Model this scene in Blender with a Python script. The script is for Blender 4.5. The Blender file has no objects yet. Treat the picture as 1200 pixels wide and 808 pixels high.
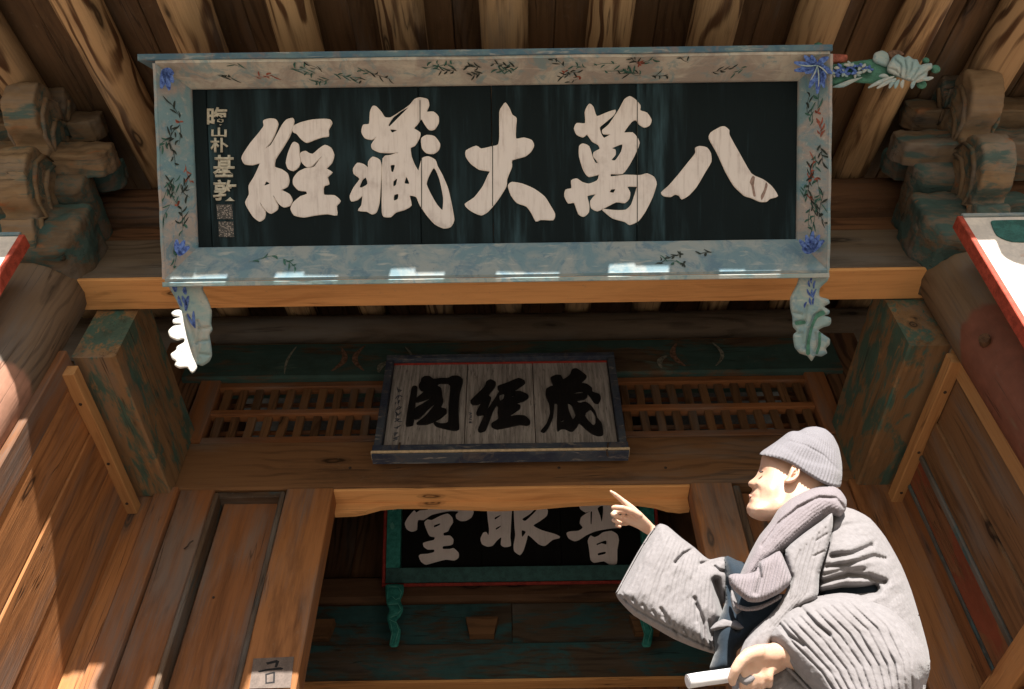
import bpy, bmesh, math, random
import numpy as np
from mathutils import Vector, Matrix
from mathutils.geometry import delaunay_2d_cdt
random.seed(7); np.random.seed(7)
R_ = math.radians
scene = bpy.context.scene
COL = scene.collection

# ------------------------------------------------------------------ camera, sky, sun, exposure
FPX = 1024.0; PITCH = R_(49.2); ROLL = R_(0.8)
_F = np.array([0, math.cos(PITCH), math.sin(PITCH)])
_R0 = np.array([1., 0, 0]); _U0 = np.array([0, -math.sin(PITCH), math.cos(PITCH)])
_R = math.cos(ROLL)*_R0 - math.sin(ROLL)*_U0
_U = math.sin(ROLL)*_R0 + math.cos(ROLL)*_U0
cam_d = bpy.data.cameras.new('camera'); cam = bpy.data.objects.new('camera', cam_d); COL.objects.link(cam)
cam.matrix_world = Matrix(((_R[0], _U[0], -_F[0], 0), (_R[1], _U[1], -_F[1], 0), (_R[2], _U[2], -_F[2], 0), (0, 0, 0, 1)))
cam_d.sensor_width = 36; cam_d.lens = FPX/1200*36; cam_d.clip_start = 0.05; cam_d.clip_end = 3000
scene.camera = cam

SUN_TO = Vector((0.13, -1.0, 0.665)).normalized()          # towards the sun: in front of the gate, a little to the right
sun_el = math.asin(SUN_TO.z); sun_az = math.atan2(SUN_TO.x, SUN_TO.y)
world = bpy.data.worlds.new("World"); scene.world = world; world.use_nodes = True
wn = world.node_tree.nodes; wl = world.node_tree.links
sky = wn.new('ShaderNodeTexSky'); sky.sky_type = 'NISHITA'; sky.sun_disc = False
sky.sun_elevation = sun_el; sky.sun_rotation = sun_az
wn['Background'].inputs['Strength'].default_value = 0.05
wl.new(sky.outputs['Color'], wn['Background'].inputs['Color'])
sd = bpy.data.lights.new('sun', 'SUN'); sd.energy = 5.0; sd.angle = R_(0.53); sd.color = (1.0, 0.95, 0.87)
so = bpy.data.objects.new('sun', sd); COL.objects.link(so)
so.rotation_euler = SUN_TO.to_track_quat('Z', 'Y').to_euler(); so.location = SUN_TO*20
scene.view_settings.view_transform = 'Standard'; scene.view_settings.look = 'None'
scene.view_settings.exposure = 1.45; scene.view_settings.gamma = 1
scene.cycles.max_bounces = 8; scene.cycles.diffuse_bounces = 6
scene.cycles.use_denoising = True

# ------------------------------------------------------------------ rays: a pixel of the photograph onto a real plane
def ray(px, py):
    px = np.asarray(px, float); py = np.asarray(py, float)
    u = (px-600)/FPX; v = (404-py)/FPX
    return _F + u[..., None]*_R + v[..., None]*_U
def onplane(px, py, o, n):
    d = ray(px, py); o = np.asarray(o, float); n = np.asarray(n, float)
    return d*((o@n)/(d@n))[..., None]
def onY(px, py, Y): return onplane(px, py, (0, Y, 0), (0, 1, 0))
def onX(px, py, X): return onplane(px, py, (X, 0, 0), (1, 0, 0))
def Zp(ox, oy, s, t):
    a = [float(q) for q in t.split()]
    return [(ox+a[i]/s, oy+a[i+1]/s) for i in range(0, len(a)-1, 2)]
def smooth_loop(p, n=3):
    out = []; N = len(p); P = [np.array(q) for q in p]
    for i in range(N):
        a, b, c, d = P[i-1], P[i], P[(i+1) % N], P[(i+2) % N]
        for k in range(n):
            t = k/n
            q = 0.5*((2*b)+(c-a)*t+(2*a-5*b+4*c-d)*t*t+(3*b-a-3*c+d)*t**3)
            out.append(0.35*(b+(c-b)*t)+0.65*q)
    return [tuple(q) for q in out]

# ------------------------------------------------------------------ objects
def link(name, me, mat=None, parent=None):
    o = bpy.data.objects.new(name, me); COL.objects.link(o)
    if mat and me: me.materials.append(mat)
    if parent is not None:
        o.parent = parent
        o.matrix_parent_inverse = (Matrix.Translation(parent.location) if parent.type == 'EMPTY' else parent.matrix_world).inverted()
    return o
def tag(o, label=None, cat=None, group=None, kind=None):
    if label: o['label'] = label
    if cat: o['category'] = cat
    if group: o['group'] = group
    if kind: o['kind'] = kind
    return o
def thing(name, label, cat, loc=(0, 0, 0), group=None):
    o = bpy.data.objects.new(name, None); COL.objects.link(o); o.location = loc
    o.empty_display_size = .2
    return tag(o, label, cat, group)
def mesh(name, v, f, mat=None, parent=None, smooth=False):
    me = bpy.data.meshes.new(name); me.from_pydata([tuple(q) for q in v], [], [tuple(int(j) for j in q) for q in f]); me.update()
    if smooth: me.polygons.foreach_set('use_smooth', [True]*len(me.polygons))
    return link(name, me, mat, parent)

# mesh swept along local X: section = list of (y,z); n segments, small wobble, capped
def sweep(name, p0, p1, sec, mat, parent=None, up=(0, 0, 1), n=8, wob=0.0, taper=(1, 1), smooth=False, shape=None):
    p0 = Vector(p0); p1 = Vector(p1); ax = (p1-p0); L = ax.length; ax.normalize()
    up = Vector(up); z = (up-ax*up.dot(ax)).normalized(); y = z.cross(ax)
    V = []; F = []; m = len(sec)
    ph = [random.uniform(0, 6) for _ in range(6)]
    for i in range(n+1):
        t = i/n; k = taper[0]+(taper[1]-taper[0])*t
        oy = wob*(math.sin(ph[0]+t*5)+.5*math.sin(ph[1]+t*13)); oz = wob*(math.sin(ph[2]+t*4)+.5*math.sin(ph[3]+t*11))
        kk = k*(1+wob*2*math.sin(ph[4]+t*7))
        if shape: kk *= shape(t)
        for (a, b) in sec: V.append((t*L, a*kk+oy, b*kk+oz))
    for i in range(n):
        for j in range(m):
            a = i*m+j; b = i*m+(j+1) % m
            F.append((a, b, b+m, a+m))
    F.append(tuple(range(m))[::-1]); F.append(tuple(n*m+j for j in range(m)))
    me = bpy.data.meshes.new(name); me.from_pydata(V, [], F); me.update()
    if smooth:
        me.polygons.foreach_set('use_smooth', [len(p.vertices) == 4 for p in me.polygons])
    o = bpy.data.objects.new(name, me); COL.objects.link(o)
    if mat: me.materials.append(mat)
    M = Matrix(((ax.x, y.x, z.x, p0.x), (ax.y, y.y, z.y, p0.y), (ax.z, y.z, z.z, p0.z), (0, 0, 0, 1)))
    if parent is not None:
        o.parent = parent; o.matrix_parent_inverse = Matrix.Translation(parent.location).inverted() if parent.type == 'EMPTY' else parent.matrix_world.inverted()
        o.matrix_basis = M
    else: o.matrix_basis = M
    if parent is not None and parent.type != 'EMPTY':
        o.matrix_parent_inverse = parent.matrix_basis.inverted()
    return o
def rect(w, h, c=.006):
    a, b = w/2, h/2
    return [(-a+c, -b), (a-c, -b), (a, -b+c), (a, b-c), (a-c, b), (-a+c, b), (-a, b-c), (-a, -b+c)]
def circ(r, n=18): return [(r*math.cos(2*math.pi*k/n), r*math.sin(2*math.pi*k/n)) for k in range(n)]
def plank(name, p0, p1, w, h, mat, parent=None, up=(0, 0, 1), c=.006, n=8, wob=.0015, **k):
    """w across (local y), h along up (local z), p0-p1 the centre line"""
    return sweep(name, p0, p1, rect(w, h, c), mat, parent, up, n, wob, **k)
def log(name, p0, p1, r, mat, parent=None, n=14, wob=.003, up=(0, 0, 1), **k):
    return sweep(name, p0, p1, circ(r), mat, parent, up, n, wob, smooth=True, **k)

# ---- planar outlines with holes, extruded
def inpoly(P, loops):
    x, y = P[:, 0], P[:, 1]; c = np.zeros(len(P), bool)
    for L in loops:
        L = np.asarray(L); a = L; b = np.roll(L, -1, 0)
        for (x0, y0), (x1, y1) in zip(a, b):
            if y0 == y1: continue
            k = ((y0 > y) != (y1 > y)) & (x < (x1-x0)*(y-y0)/(y1-y0)+x0)
            c ^= k
    return c
def extr(name, shapes, mp, t0, t1, mat, parent=None, bev=0.0, smooth_n=3):
    """shapes: [(outer,[holes])]; mp(px,py)->(P, N) arrays: point and unit normal for an offset"""
    V = []; F = []
    for outer, holes in shapes:
        loops = [smooth_loop(l, smooth_n) if smooth_n > 1 else list(l) for l in [outer]+holes]
        vs = []; es = []
        for l in loops:
            b = len(vs); vs += l; es += [(b+i, b+(i+1) % len(l)) for i in range(len(l))]
        rv, re, rf, ov, oe, of = delaunay_2d_cdt([Vector(q) for q in vs], es, [], 0, 1e-4)
        rv = np.array([tuple(q) for q in rv]); tri = np.array([t for t in rf if len(t) == 3])
        cen = rv[tri].mean(1); tri = tri[inpoly(cen, loops)]
        P, N = mp(rv[:, 0], rv[:, 1])
        top = P+N*t1; bot = P+N*t0
        b = len(V); V += list(top)+list(bot); K = len(rv)
        # edges used once are the rim
        cnt = {}
        for t in tri:
            for i in range(3):
                e = (t[i], t[(i+1) % 3]); k = tuple(sorted(e)); cnt.setdefault(k, []).append(e)
        for t in tri:
            F.append(tuple(b+q for q in t)); F.append(tuple(b+K+q for q in t[::-1]))
        for k, e in cnt.items():
            if len(e) == 1:
                i, j = e[0]; F.append((b+j, b+i, b+K+i, b+K+j))
    o = mesh(name, V, F, mat, parent)
    bm = bmesh.new(); bm.from_mesh(o.data); bmesh.ops.recalc_face_normals(bm, faces=bm.faces); bm.to_mesh(o.data); bm.free()
    return o
def planemap(o, n):
    n = np.asarray(n, float); n = n/np.linalg.norm(n)
    def f(px, py):
        P = onplane(px, py, o, n); return P, np.broadcast_to(n, P.shape)
    return f

# ---- inflated outlines (cloth, carvings, the head): real thickness around a surface that stands in the scene
def seg_dist(P, L, closed=True):
    L = np.asarray(L, float); A = L; B = np.roll(L, -1, 0)
    if not closed: A = A[:-1]; B = B[:-1]
    best = np.full(len(P), 1e9)
    for a, b in zip(A, B):
        ab = b-a; q = (ab@ab) or 1e-9
        t = np.clip(((P-a)@ab)/q, 0, 1); d = P-(a+t[:, None]*ab)
        best = np.minimum(best, np.einsum('ij,ij->i', d, d))
    return np.sqrt(best)
def resample(loop, g, closed=True):
    L = [np.array(q) for q in loop]; out = []
    rng = range(len(L)) if closed else range(len(L)-1)
    for i in rng:
        a, b = L[i], L[(i+1) % len(L)]; k = max(1, int(round(np.linalg.norm(b-a)/g)))
        out += [a+(b-a)*j/k for j in range(k)]
    if not closed: out.append(L[-1])
    return out
def crease(P, line, w, depth):
    return -depth*np.exp(-(seg_dist(P, line, False)/w)**2)
def inflate_vf(poly, d0, T, R=None, g=2.0, detail=None, back=1.0, edge=0.0, blur=3, sm=3, hpoly=None, detfade=2.0):
    loop = resample(smooth_loop(poly, sm), g)
    L = np.array(loop); mn = L.min(0); mx = L.max(0)
    xs = np.arange(mn[0]+g*.5, mx[0], g); ys = np.arange(mn[1]+g*.5, mx[1], g*.9)
    X, Y = np.meshgrid(xs, ys); X = X+(np.arange(len(ys)) % 2)[:, None]*g*.5
    P = np.stack([X.ravel(), Y.ravel()], 1); P = P[inpoly(P, [loop])]
    if len(P): P = P[seg_dist(P, L) > .55*g]
    vs = [Vector(q) for q in loop]+[Vector(q) for q in P]; nb = len(loop)
    rv, re, rf, ov, oe, of = delaunay_2d_cdt(vs, [(i, (i+1) % nb) for i in range(nb)], [], 0, 1e-4)
    rv = np.array([tuple(q) for q in rv]); tri = np.array([t for t in rf if len(t) == 3])
    tri = tri[inpoly(rv[tri].mean(1), [loop])]
    dist = seg_dist(rv, L); rim = dist < 1e-3
    if R is None: R = dist.max()
    hd = seg_dist(rv, np.array(resample(smooth_loop(hpoly, sm), g))) if hpoly is not None else dist
    s = np.clip(hd/R, 0, 1); h = np.sqrt(np.maximum(0, 1-(1-s)**2))
    E = np.concatenate([tri[:, [0, 1]], tri[:, [1, 2]], tri[:, [2, 0]]]); E = np.concatenate([E, E[:, ::-1]])
    deg = np.bincount(E[:, 0], minlength=len(rv)).clip(1)
    for _ in range(blur):
        av = np.bincount(E[:, 0], weights=h[E[:, 1]], minlength=len(rv))/deg
        h = np.where(rim if hpoly is None else rim & (h < .05), h, .5*h+.5*av)
    det = detail(rv) if detail else np.zeros(len(rv))
    det = det*np.clip(dist/(detfade*g), 0, 1)
    D = d0(rv[:, 0], rv[:, 1]) if callable(d0) else np.full(len(rv), float(d0))
    r = ray(rv[:, 0], rv[:, 1])
    th = T*h+edge
    front = r*(D-th-det)[:, None]; backv = r*(D+T*h*back+edge)[:, None]
    K = len(rv); V = np.concatenate([front, backv]); F = []
    if edge > 0:
        idx = np.arange(K)+K
    else:
        idx = np.where(rim, np.arange(K), np.arange(K)+K)
    cnt = {}
    for t in tri:
        F.append((t[0], t[1], t[2])); F.append((idx[t[2]], idx[t[1]], idx[t[0]]))
        if edge > 0:
            for i in range(3):
                e = (t[i], t[(i+1) % 3]); cnt.setdefault(tuple(sorted(e)), []).append(e)
    for k, e in cnt.items():
        if len(e) == 1: i, j = e[0]; F.append((j, i, idx[i], idx[j]))
    return V, F
def clean(me):
    bm = bmesh.new(); bm.from_mesh(me)
    bmesh.ops.delete(bm, geom=[v for v in bm.verts if not v.link_faces], context='VERTS')
    bmesh.ops.recalc_face_normals(bm, faces=bm.faces); bm.to_mesh(me); bm.free()
def inflate(name, poly, d0, T, mat, parent=None, **k):
    V, F = inflate_vf(poly, d0, T, **k)
    o = mesh(name, V, F, mat, parent, smooth=True); clean(o.data)
    o.data.polygons.foreach_set('use_smooth', [True]*len(o.data.polygons))
    return o

# ------------------------------------------------------------------ materials
class NT:
    def __init__(s, name):
        s.m = bpy.data.materials.new(name); s.m.use_nodes = True; s.t = s.m.node_tree; s.n = s.t.nodes; s.l = s.t.links
        s.b = s.n['Principled BSDF']; s.tc = s.n.new('ShaderNodeTexCoord'); s.oi = s.n.new('ShaderNodeObjectInfo')
    def put(s, v, sock):
        if isinstance(v, bpy.types.NodeSocket): s.l.new(v, sock)
        elif isinstance(v, (tuple, list)): sock.default_value = tuple(v)+((1,) if len(v) == 3 and len(sock.default_value) == 4 else ())
        else: sock.default_value = v
    def math(s, op, a, b=0.0, c=None, clamp=False):
        n = s.n.new('ShaderNodeMath'); n.operation = op; n.use_clamp = clamp
        s.put(a, n.inputs[0]); s.put(b, n.inputs[1])
        if c is not None: s.put(c, n.inputs[2])
        return n.outputs[0]
    def vmath(s, op, a, b):
        n = s.n.new('ShaderNodeVectorMath'); n.operation = op; s.put(a, n.inputs[0]); s.put(b, n.inputs[1]); return n.outputs[0]
    def coord(s, scale=(1, 1, 1), rnd=True, base=None):
        v = base if base is not None else s.tc.outputs['Object']
        if rnd:
            c = s.n.new('ShaderNodeCombineXYZ')
            s.l.new(s.math('MULTIPLY', s.oi.outputs['Random'], 37.0), c.inputs[0]); s.l.new(s.math('MULTIPLY', s.oi.outputs['Random'], 91.0), c.inputs[1])
            v = s.vmath('ADD', v, c.outputs[0])
        return s.vmath('MULTIPLY', v, scale)
    def noise(s, vec, scale=1, detail=4, rough=.55, dist=0.0, col=False):
        n = s.n.new('ShaderNodeTexNoise'); s.l.new(vec, n.inputs['Vector'])
        n.inputs['Scale'].default_value = scale; n.inputs['Detail'].default_value = detail; n.inputs['Roughness'].default_value = rough; n.inputs['Distortion'].default_value = dist
        return n.outputs['Color' if col else 'Fac']
    def ramp(s, v, lo, hi):
        n = s.n.new('ShaderNodeMapRange'); n.inputs['From Min'].default_value = lo; n.inputs['From Max'].default_value = hi; s.put(v, n.inputs['Value']); n.interpolation_type = 'SMOOTHSTEP'
        return n.outputs[0]
    def mix(s, f, a, b, mode='MIX'):
        n = s.n.new('ShaderNodeMix'); n.data_type = 'RGBA'; n.blend_type = mode
        s.put(f, n.inputs[0]); s.put(a, n.inputs[6]); s.put(b, n.inputs[7]); return n.outputs[2]
    def sep(s, v):
        n = s.n.new('ShaderNodeSeparateXYZ'); s.l.new(v, n.inputs[0]); return n.outputs
    def comb(s, x, y, z):
        n = s.n.new('ShaderNodeCombineXYZ'); s.put(x, n.inputs[0]); s.put(y, n.inputs[1]); s.put(z, n.inputs[2]); return n.outputs[0]
    def bump(s, h, strength=.3, dist=.01, normal=None):
        n = s.n.new('ShaderNodeBump'); n.inputs['Strength'].default_value = strength; n.inputs['Distance'].default_value = dist
        s.l.new(h, n.inputs['Height'])
        if normal is not None: s.l.new(normal, n.inputs['Normal'])
        s.l.new(n.outputs[0], s.b.inputs['Normal']); return n.outputs[0]
    def done(s, col, rough=.8, spec=.25):
        s.put(col, s.b.inputs['Base Color']); s.put(rough, s.b.inputs['Roughness']); s.b.inputs['Specular IOR Level'].default_value = spec
        return s.m

def wood(name, light, dark, paints=(), grey=0.0, rings=1.0, ringf=1.0, grime=.5, knots=(1.25, 5, 5), rough=.78, crack=.6, contrast=1.0, red_below=None):
    """grain runs along local X. paints: (colour, amount 0..1, patch scale)"""
    k = NT(name); light = tuple(c*.84 for c in light); dark = tuple(c*.70 for c in dark)
    if paints and not isinstance(paints[1], tuple): paints = (paints,)
    w0 = k.coord((1, 1, 1))
    warp = k.noise(k.vmath('MULTIPLY', w0, (.9, 3, 3)), 1, 3)
    s = k.sep(w0)
    # growth rings cut by the surface: distance from a wandering pith
    ly = k.math('ADD', s[1], k.math('MULTIPLY', warp, .26)); lz = k.math('ADD', s[2], k.math('MULTIPLY', k.noise(k.vmath('MULTIPLY', w0, (.7, 2, 2)), 1.3, 2), .30))
    rr = k.math('ADD', k.math('MULTIPLY', ly, 118.0*ringf), k.math('MULTIPLY', lz, 104.0*ringf))
    ring = k.math('SINE', rr)
    ring = k.math('MULTIPLY', k.ramp(ring, -.1, 1.0), k.ramp(k.noise(k.vmath('MULTIPLY', w0, (1.3, 4, 4)), 1, 2), .38, .66))
    streak = k.noise(k.vmath('MULTIPLY', w0, (1.1, 16, 16)), 1, 6, .65, .35)
    fine = k.noise(k.vmath('MULTIPLY', w0, (4, 130, 130)), 1, 3, .6)
    tone = k.noise(k.vmath('MULTIPLY', w0, (.8, 1.5, 1.5)), 1, 2)
    f = k.math('ADD', k.math('MULTIPLY', streak, .9*contrast), k.math('MULTIPLY', ring, .28*rings*contrast))
    f = k.math('ADD', f, k.math('MULTIPLY', fine, .42)); f = k.math('ADD', f, k.math('MULTIPLY', tone, .5))
    f = k.ramp(f, .72, 1.45)
    col = k.mix(f, light, dark)
    rv = k.math('FRACT', k.math('MULTIPLY', k.oi.outputs['Random'], 7.31))
    col = k.mix(1.0, col, k.mix(rv, (.72, .70, .70), (1.16, 1.10, 1.04)), 'MULTIPLY')
    # knots
    vo = k.n.new('ShaderNodeTexVoronoi'); k.l.new(k.vmath('MULTIPLY', k.vmath('ADD', w0, k.vmath('MULTIPLY', k.noise(w0, 6, 2, col=True), (.1, .03, .03))), knots), vo.inputs['Vector']); vo.inputs['Scale'].default_value = 1
    kn = k.math('SUBTRACT', 1, k.ramp(vo.outputs['Distance'], .07, .19), clamp=True)
    kr = k.math('MULTIPLY', k.math('SINE', k.math('MULTIPLY', vo.outputs['Distance'], 90)), .25)
    col = k.mix(k.math('MULTIPLY', kn, k.math('ADD', .7, kr)), col, tuple(c*.22 for c in dark))
    # greying
    if grey > 0:
        g = k.ramp(k.math('ADD', k.noise(k.vmath('MULTIPLY', w0, (1.2, 5, 5)), 1, 4), k.math('MULTIPLY', fine, .25)), .72-.4*grey, 1.0-.35*grey)
        col = k.mix(k.math('MULTIPLY', g, min(1, grey+.25)), col, (.17, .16, .15))
    for i, (pc, am, sc) in enumerate(paints):
        off = k.vmath('ADD', w0, (13.7*i+3, 5.1*i, 2.3*i))
        a = k.noise(k.vmath('MULTIPLY', off, (sc*.8, sc*2, sc*2)), 1, 5, .65, .6)
        a = k.math('ADD', a, k.math('MULTIPLY', k.noise(k.vmath('MULTIPLY', off, (8, 60, 60)), 1, 3), .22))
        mk = k.ramp(a, .86-.5*am, .98-.5*am)
        pcv = k.mix(k.noise(off, 9, 4), tuple(q*.55 for q in pc), tuple(min(1, q*1.35) for q in pc))
        col = k.mix(k.math('MULTIPLY', mk, .86), col, pcv)
    if red_below is not None:
        th, rc = red_below
        sx = k.sep(k.tc.outputs['Object'])
        e = k.math('ADD', sx[0], k.math('MULTIPLY', k.math('SUBTRACT', k.noise(k.vmath('MULTIPLY', w0, (2, 3, 3)), 1, 3), .5), .5))
        mk = k.math('SUBTRACT', 1, k.ramp(e, th-.02, th+.03), clamp=True)
        pcv = k.mix(k.noise(w0, 14, 5), tuple(q*.6 for q in rc), tuple(min(1, q*1.3) for q in rc))
        col = k.mix(k.math('MULTIPLY', mk, k.ramp(k.math('ADD', k.noise(k.vmath('MULTIPLY', w0, (5, 30, 30)), 1, 4), .25), .3, .7)), col, pcv)
    # grime: dark water stains and dust, long along the grain
    gm = k.noise(k.vmath('MULTIPLY', k.vmath('ADD', w0, (3.3, 1.7, 9.1)), (.9, 4.5, 4.5)), 1, 6, .7, .4)
    col = k.mix(k.math('MULTIPLY', k.ramp(gm, .50, .74), grime), col, tuple(c*.28+.004 for c in dark))
    ds = k.noise(k.vmath('MULTIPLY', w0, (26, 30, 30)), 1, 4, .7)
    col = k.mix(k.math('MULTIPLY', k.ramp(ds, .60, .76), .28), col, (.20, .17, .14))
    # cracks
    cr = k.noise(k.vmath('MULTIPLY', w0, (.55, 13, 13)), 1, 3, .5)
    ck = k.math('SUBTRACT', 1, k.ramp(k.math('ABSOLUTE', k.math('SUBTRACT', cr, .5)), 0, .012), clamp=True)
    ck = k.math('MULTIPLY', ck, k.ramp(k.noise(k.vmath('MULTIPLY', w0, (1.4, 3, 3)), 1, 2), .5, .62))
    col = k.mix(k.math('MULTIPLY', ck, crack), col, (.015, .01, .008))
    h = k.math('ADD', k.math('MULTIPLY', fine, .5), k.math('SUBTRACT', k.math('MULTIPLY', streak, .8), k.math('MULTIPLY', ck, 1.2)))
    k.bump(h, .45, .006)
    return k.done(col, rough, .2)

def flat(name, c, var=.25, scale=20, rough=.7, spec=.25, bump=.15, c2=None, grain=(1, 1, 1)):
    k = NT(name); v = k.coord(grain, rnd=False)
    f = k.noise(v, scale, 5, .6); g = k.noise(v, scale*6, 3, .6)
    a = tuple(q*(1-var) for q in c); b = c2 or tuple(min(1, q*(1+var)) for q in c)
    k.bump(k.math('ADD', f, k.math('MULTIPLY', g, .6)), bump, .004)
    return k.done(k.mix(k.ramp(k.math('ADD', f, k.math('MULTIPLY', k.math('SUBTRACT', g, .5), .5)), .3, .7), a, b), rough, spec)

M = {}
OR_L, OR_D = (.50, .235, .085), (.20, .075, .025)
M['orange'] = wood('bare_orange_pine', (.74, .41, .17), (.42, .18, .062), grey=.0, contrast=.9, rings=.6, knots=(2.1, 7, 7), grime=.25)
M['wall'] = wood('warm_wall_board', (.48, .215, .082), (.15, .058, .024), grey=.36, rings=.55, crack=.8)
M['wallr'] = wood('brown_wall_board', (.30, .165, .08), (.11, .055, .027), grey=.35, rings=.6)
M['walld'] = wood('dark_door_board', (.35, .15, .06), (.11, .045, .02), grey=.42, rings=.5, crack=.8)
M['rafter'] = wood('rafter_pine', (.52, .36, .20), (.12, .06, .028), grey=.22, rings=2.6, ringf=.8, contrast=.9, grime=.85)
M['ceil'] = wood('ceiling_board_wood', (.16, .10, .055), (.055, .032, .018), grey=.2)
M['beam'] = wood('grey_beam_wood', (.16, .13, .10), (.065, .05, .038), paints=((.05, .12, .12), .22, 1.6), grey=.5)
M['dark'] = wood('dark_inner_wood', (.22, .12, .065), (.08, .042, .024), grey=.2, rings=1.6)
M['lintel'] = wood('brown_lintel_wood', (.23, .125, .06), (.10, .05, .025), paints=((.07, .10, .08), .12, 1.2), grey=.25)
M['green'] = wood('green_painted_beam', (.30, .19, .10), (.13, .08, .04), paints=(((.05, .13, .11), .56, 3.0), ((.36, .20, .09), .34, 6.0), ((.05, .15, .14), .36, 7.0)), grey=.3, rings=.5)
M['teal'] = wood('teal_painted_board', (.16, .11, .07), (.07, .045, .03), paints=(((.03, .085, .08), .72, 1.6), ((.085, .14, .12), .22, 2.2)), grey=.1)
M['tealdark'] = wood('faded_teal_board', (.13, .10, .07), (.06, .045, .035), paints=((.03, .11, .12), .55, 1.5), grey=.2)
M['redboard'] = wood('red_painted_board', (.25, .12, .06), (.12, .055, .03), paints=((.22, .058, .032), .62, 2.4), grey=.1)
M['stripd'] = wood('dark_moulding', (.15, .10, .065), (.055, .04, .03), paints=((.05, .08, .09), .35, 3), grey=.4)
M['strip'] = wood('blue_grey_batten', (.13, .12, .10), (.055, .055, .05), paints=((.06, .12, .13), .5, 3), grey=.5)
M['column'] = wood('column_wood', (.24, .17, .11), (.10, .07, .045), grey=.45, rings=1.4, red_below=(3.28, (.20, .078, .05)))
M['columnlit'] = wood('sunlit_left_column_wood', (.30, .21, .14), (.14, .10, .07), grey=.45, rings=1.4, red_below=(3.05, (.42, .22, .15)))  # paler copy of the column wood, sunlight put into its colour
M['corbel'] = wood('corbel_wood', (.17, .13, .09), (.07, .052, .035), paints=(((.04, .10, .10), .60, 3.5), ((.30, .12, .05), .22, 5.0)), grey=.45, rings=.5)
M['corbelo'] = wood('corbel_bare_wood', (.27, .195, .12), (.11, .075, .045), paints=(((.30, .12, .05), .32, 4.0), ((.045, .10, .10), .48, 3.0)), grey=.45, rings=.5)
M['panelblack'] = None
def panel_mat(name, base, tint, amt):
    k = NT(name); v = k.coord((13, 1.3, 1.3), rnd=True)
    a = k.noise(v, 1, 5, .6); b = k.noise(k.coord((2.2, .5, .5), rnd=True), 1, 3); c = k.noise(k.coord((90, 4, 4), rnd=True), 1, 3)
    f = k.math('MULTIPLY', k.ramp(a, .42, .8), k.ramp(b, .4, .62)); f = k.math('ADD', f, k.math('MULTIPLY', k.ramp(c, .6, .8), .15))
    k.bump(k.math('ADD', a, c), .25, .004)
    return k.done(k.mix(k.math('MULTIPLY', f, amt), base, tint), .72, .12)
M['panelblack'] = panel_mat('dark_blue_black_panel', (.0045, .010, .0125), (.045, .095, .12), 1.0)
M['panelblack3'] = panel_mat('black_lacquer_panel', (.004, .004, .004), (.012, .012, .012), .6)
def grey_panel():
    k = NT('weathered_grey_panel'); a = k.noise(k.coord((60, 60, 4), rnd=True), 1, 5, .65); b = k.noise(k.coord((150, 150, 14)), 1, 3)
    c = k.mix(k.ramp(a, .3, .7), (.20, .188, .18), (.42, .395, .385)); c = k.mix(k.math('MULTIPLY', k.ramp(b, .58, .68), .6), c, (.04, .035, .035))
    k.bump(k.math('ADD', a, b), .5, .006); return k.done(c, .85, .15)
M['panelgrey'] = grey_panel()
def char_mat(name, c, dirt, sc=1):
    k = NT(name); v = k.coord((1, 1, 1), rnd=True)
    a = k.noise(v, 7*sc, 5, .65); b = k.noise(k.vmath('MULTIPLY', v, (40, 6, 20)), 1, 4, .6)
    g2 = k.noise(k.vmath('MULTIPLY', v, (75, 5, 5)), 1, 4, .65)
    f = k.math('ADD', k.math('MULTIPLY', k.ramp(a, .5, .75), .55), k.math('ADD', k.math('MULTIPLY', k.ramp(b, .5, .72), .25), k.math('MULTIPLY', k.ramp(g2, .48, .72), .5)), clamp=True)
    k.bump(b, .3, .004); return k.done(k.mix(f, c, dirt), .7, .25)
M['char'] = char_mat('whitewashed_character', (.66, .62, .61), (.42, .37, .36))
M['chedge'] = flat('character_edge', (.74, .68, .62), .1, 40)
M['charblack'] = char_mat('black_ink_character', (.006, .006, .007), (.02, .018, .018))
M['char3'] = char_mat('pale_grey_character', (.84, .76, .75), (.7, .62, .6))
def frame_mat(name, c1, c2, c3, mixk=.5):
    k = NT(name); v = k.coord((1, 1, 1), rnd=True)
    a = k.noise(v, 5, 5, .65, .8); b = k.noise(k.vmath('ADD', v, (9, 4, 2)), 9, 5, .7, 1.2); d = k.noise(v, 60, 4, .7); st = k.noise(k.vmath('MULTIPLY', v, (9, 40, 40)), 1, 4, .6, .5)
    col = k.mix(k.ramp(a, .40, .60), c1, c2); col = k.mix(k.math('MULTIPLY', k.ramp(b, .50, .66), .75), col, c3)
    col = k.mix(k.math('MULTIPLY', k.ramp(st, .56, .72), .35), col, (.55, .5, .42))
    col = k.mix(k.math('MULTIPLY', k.ramp(d, .6, .78), .5), col, (.12, .10, .08))
    k.bump(k.math('ADD', d, st), .3, .004); return k.done(col, .75, .2)
M['fcream'] = frame_mat('cream_painted_frame', (.40, .375, .32), (.28, .245, .215), (.15, .24, .26))
M['fblue'] = frame_mat('blue_painted_frame', (.13, .21, .25), (.24, .275, .28), (.09, .16, .22))
M['fside'] = frame_mat('worn_side_frame', (.15, .24, .27), (.31, .27, .25), (.09, .20, .27))
M['fedge'] = frame_mat('blue_frame_lip', (.06, .12, .17), (.10, .17, .20), (.16, .14, .14))
M['palecarve'] = frame_mat('pale_blue_carving', (.22, .32, .33), (.34, .36, .34), (.13, .24, .30))
M['sunlitcarve'] = flat('sunlit_white_carving', (.45, .44, .41), .12, 30)  # sunlight on the bracket scallops put into a near-white colour
M['leaf'] = flat('green_brush_stroke', (.035, .10, .08), .4, 60)
M['leafb'] = flat('black_brush_stroke', (.022, .03, .025), .4, 60)
M['redst'] = flat('red_brush_stroke', (.26, .075, .05), .4, 60)
M['blue'] = flat('ultramarine_petal', (.03, .07, .33), .5, 70, c2=(.10, .18, .45))
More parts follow.
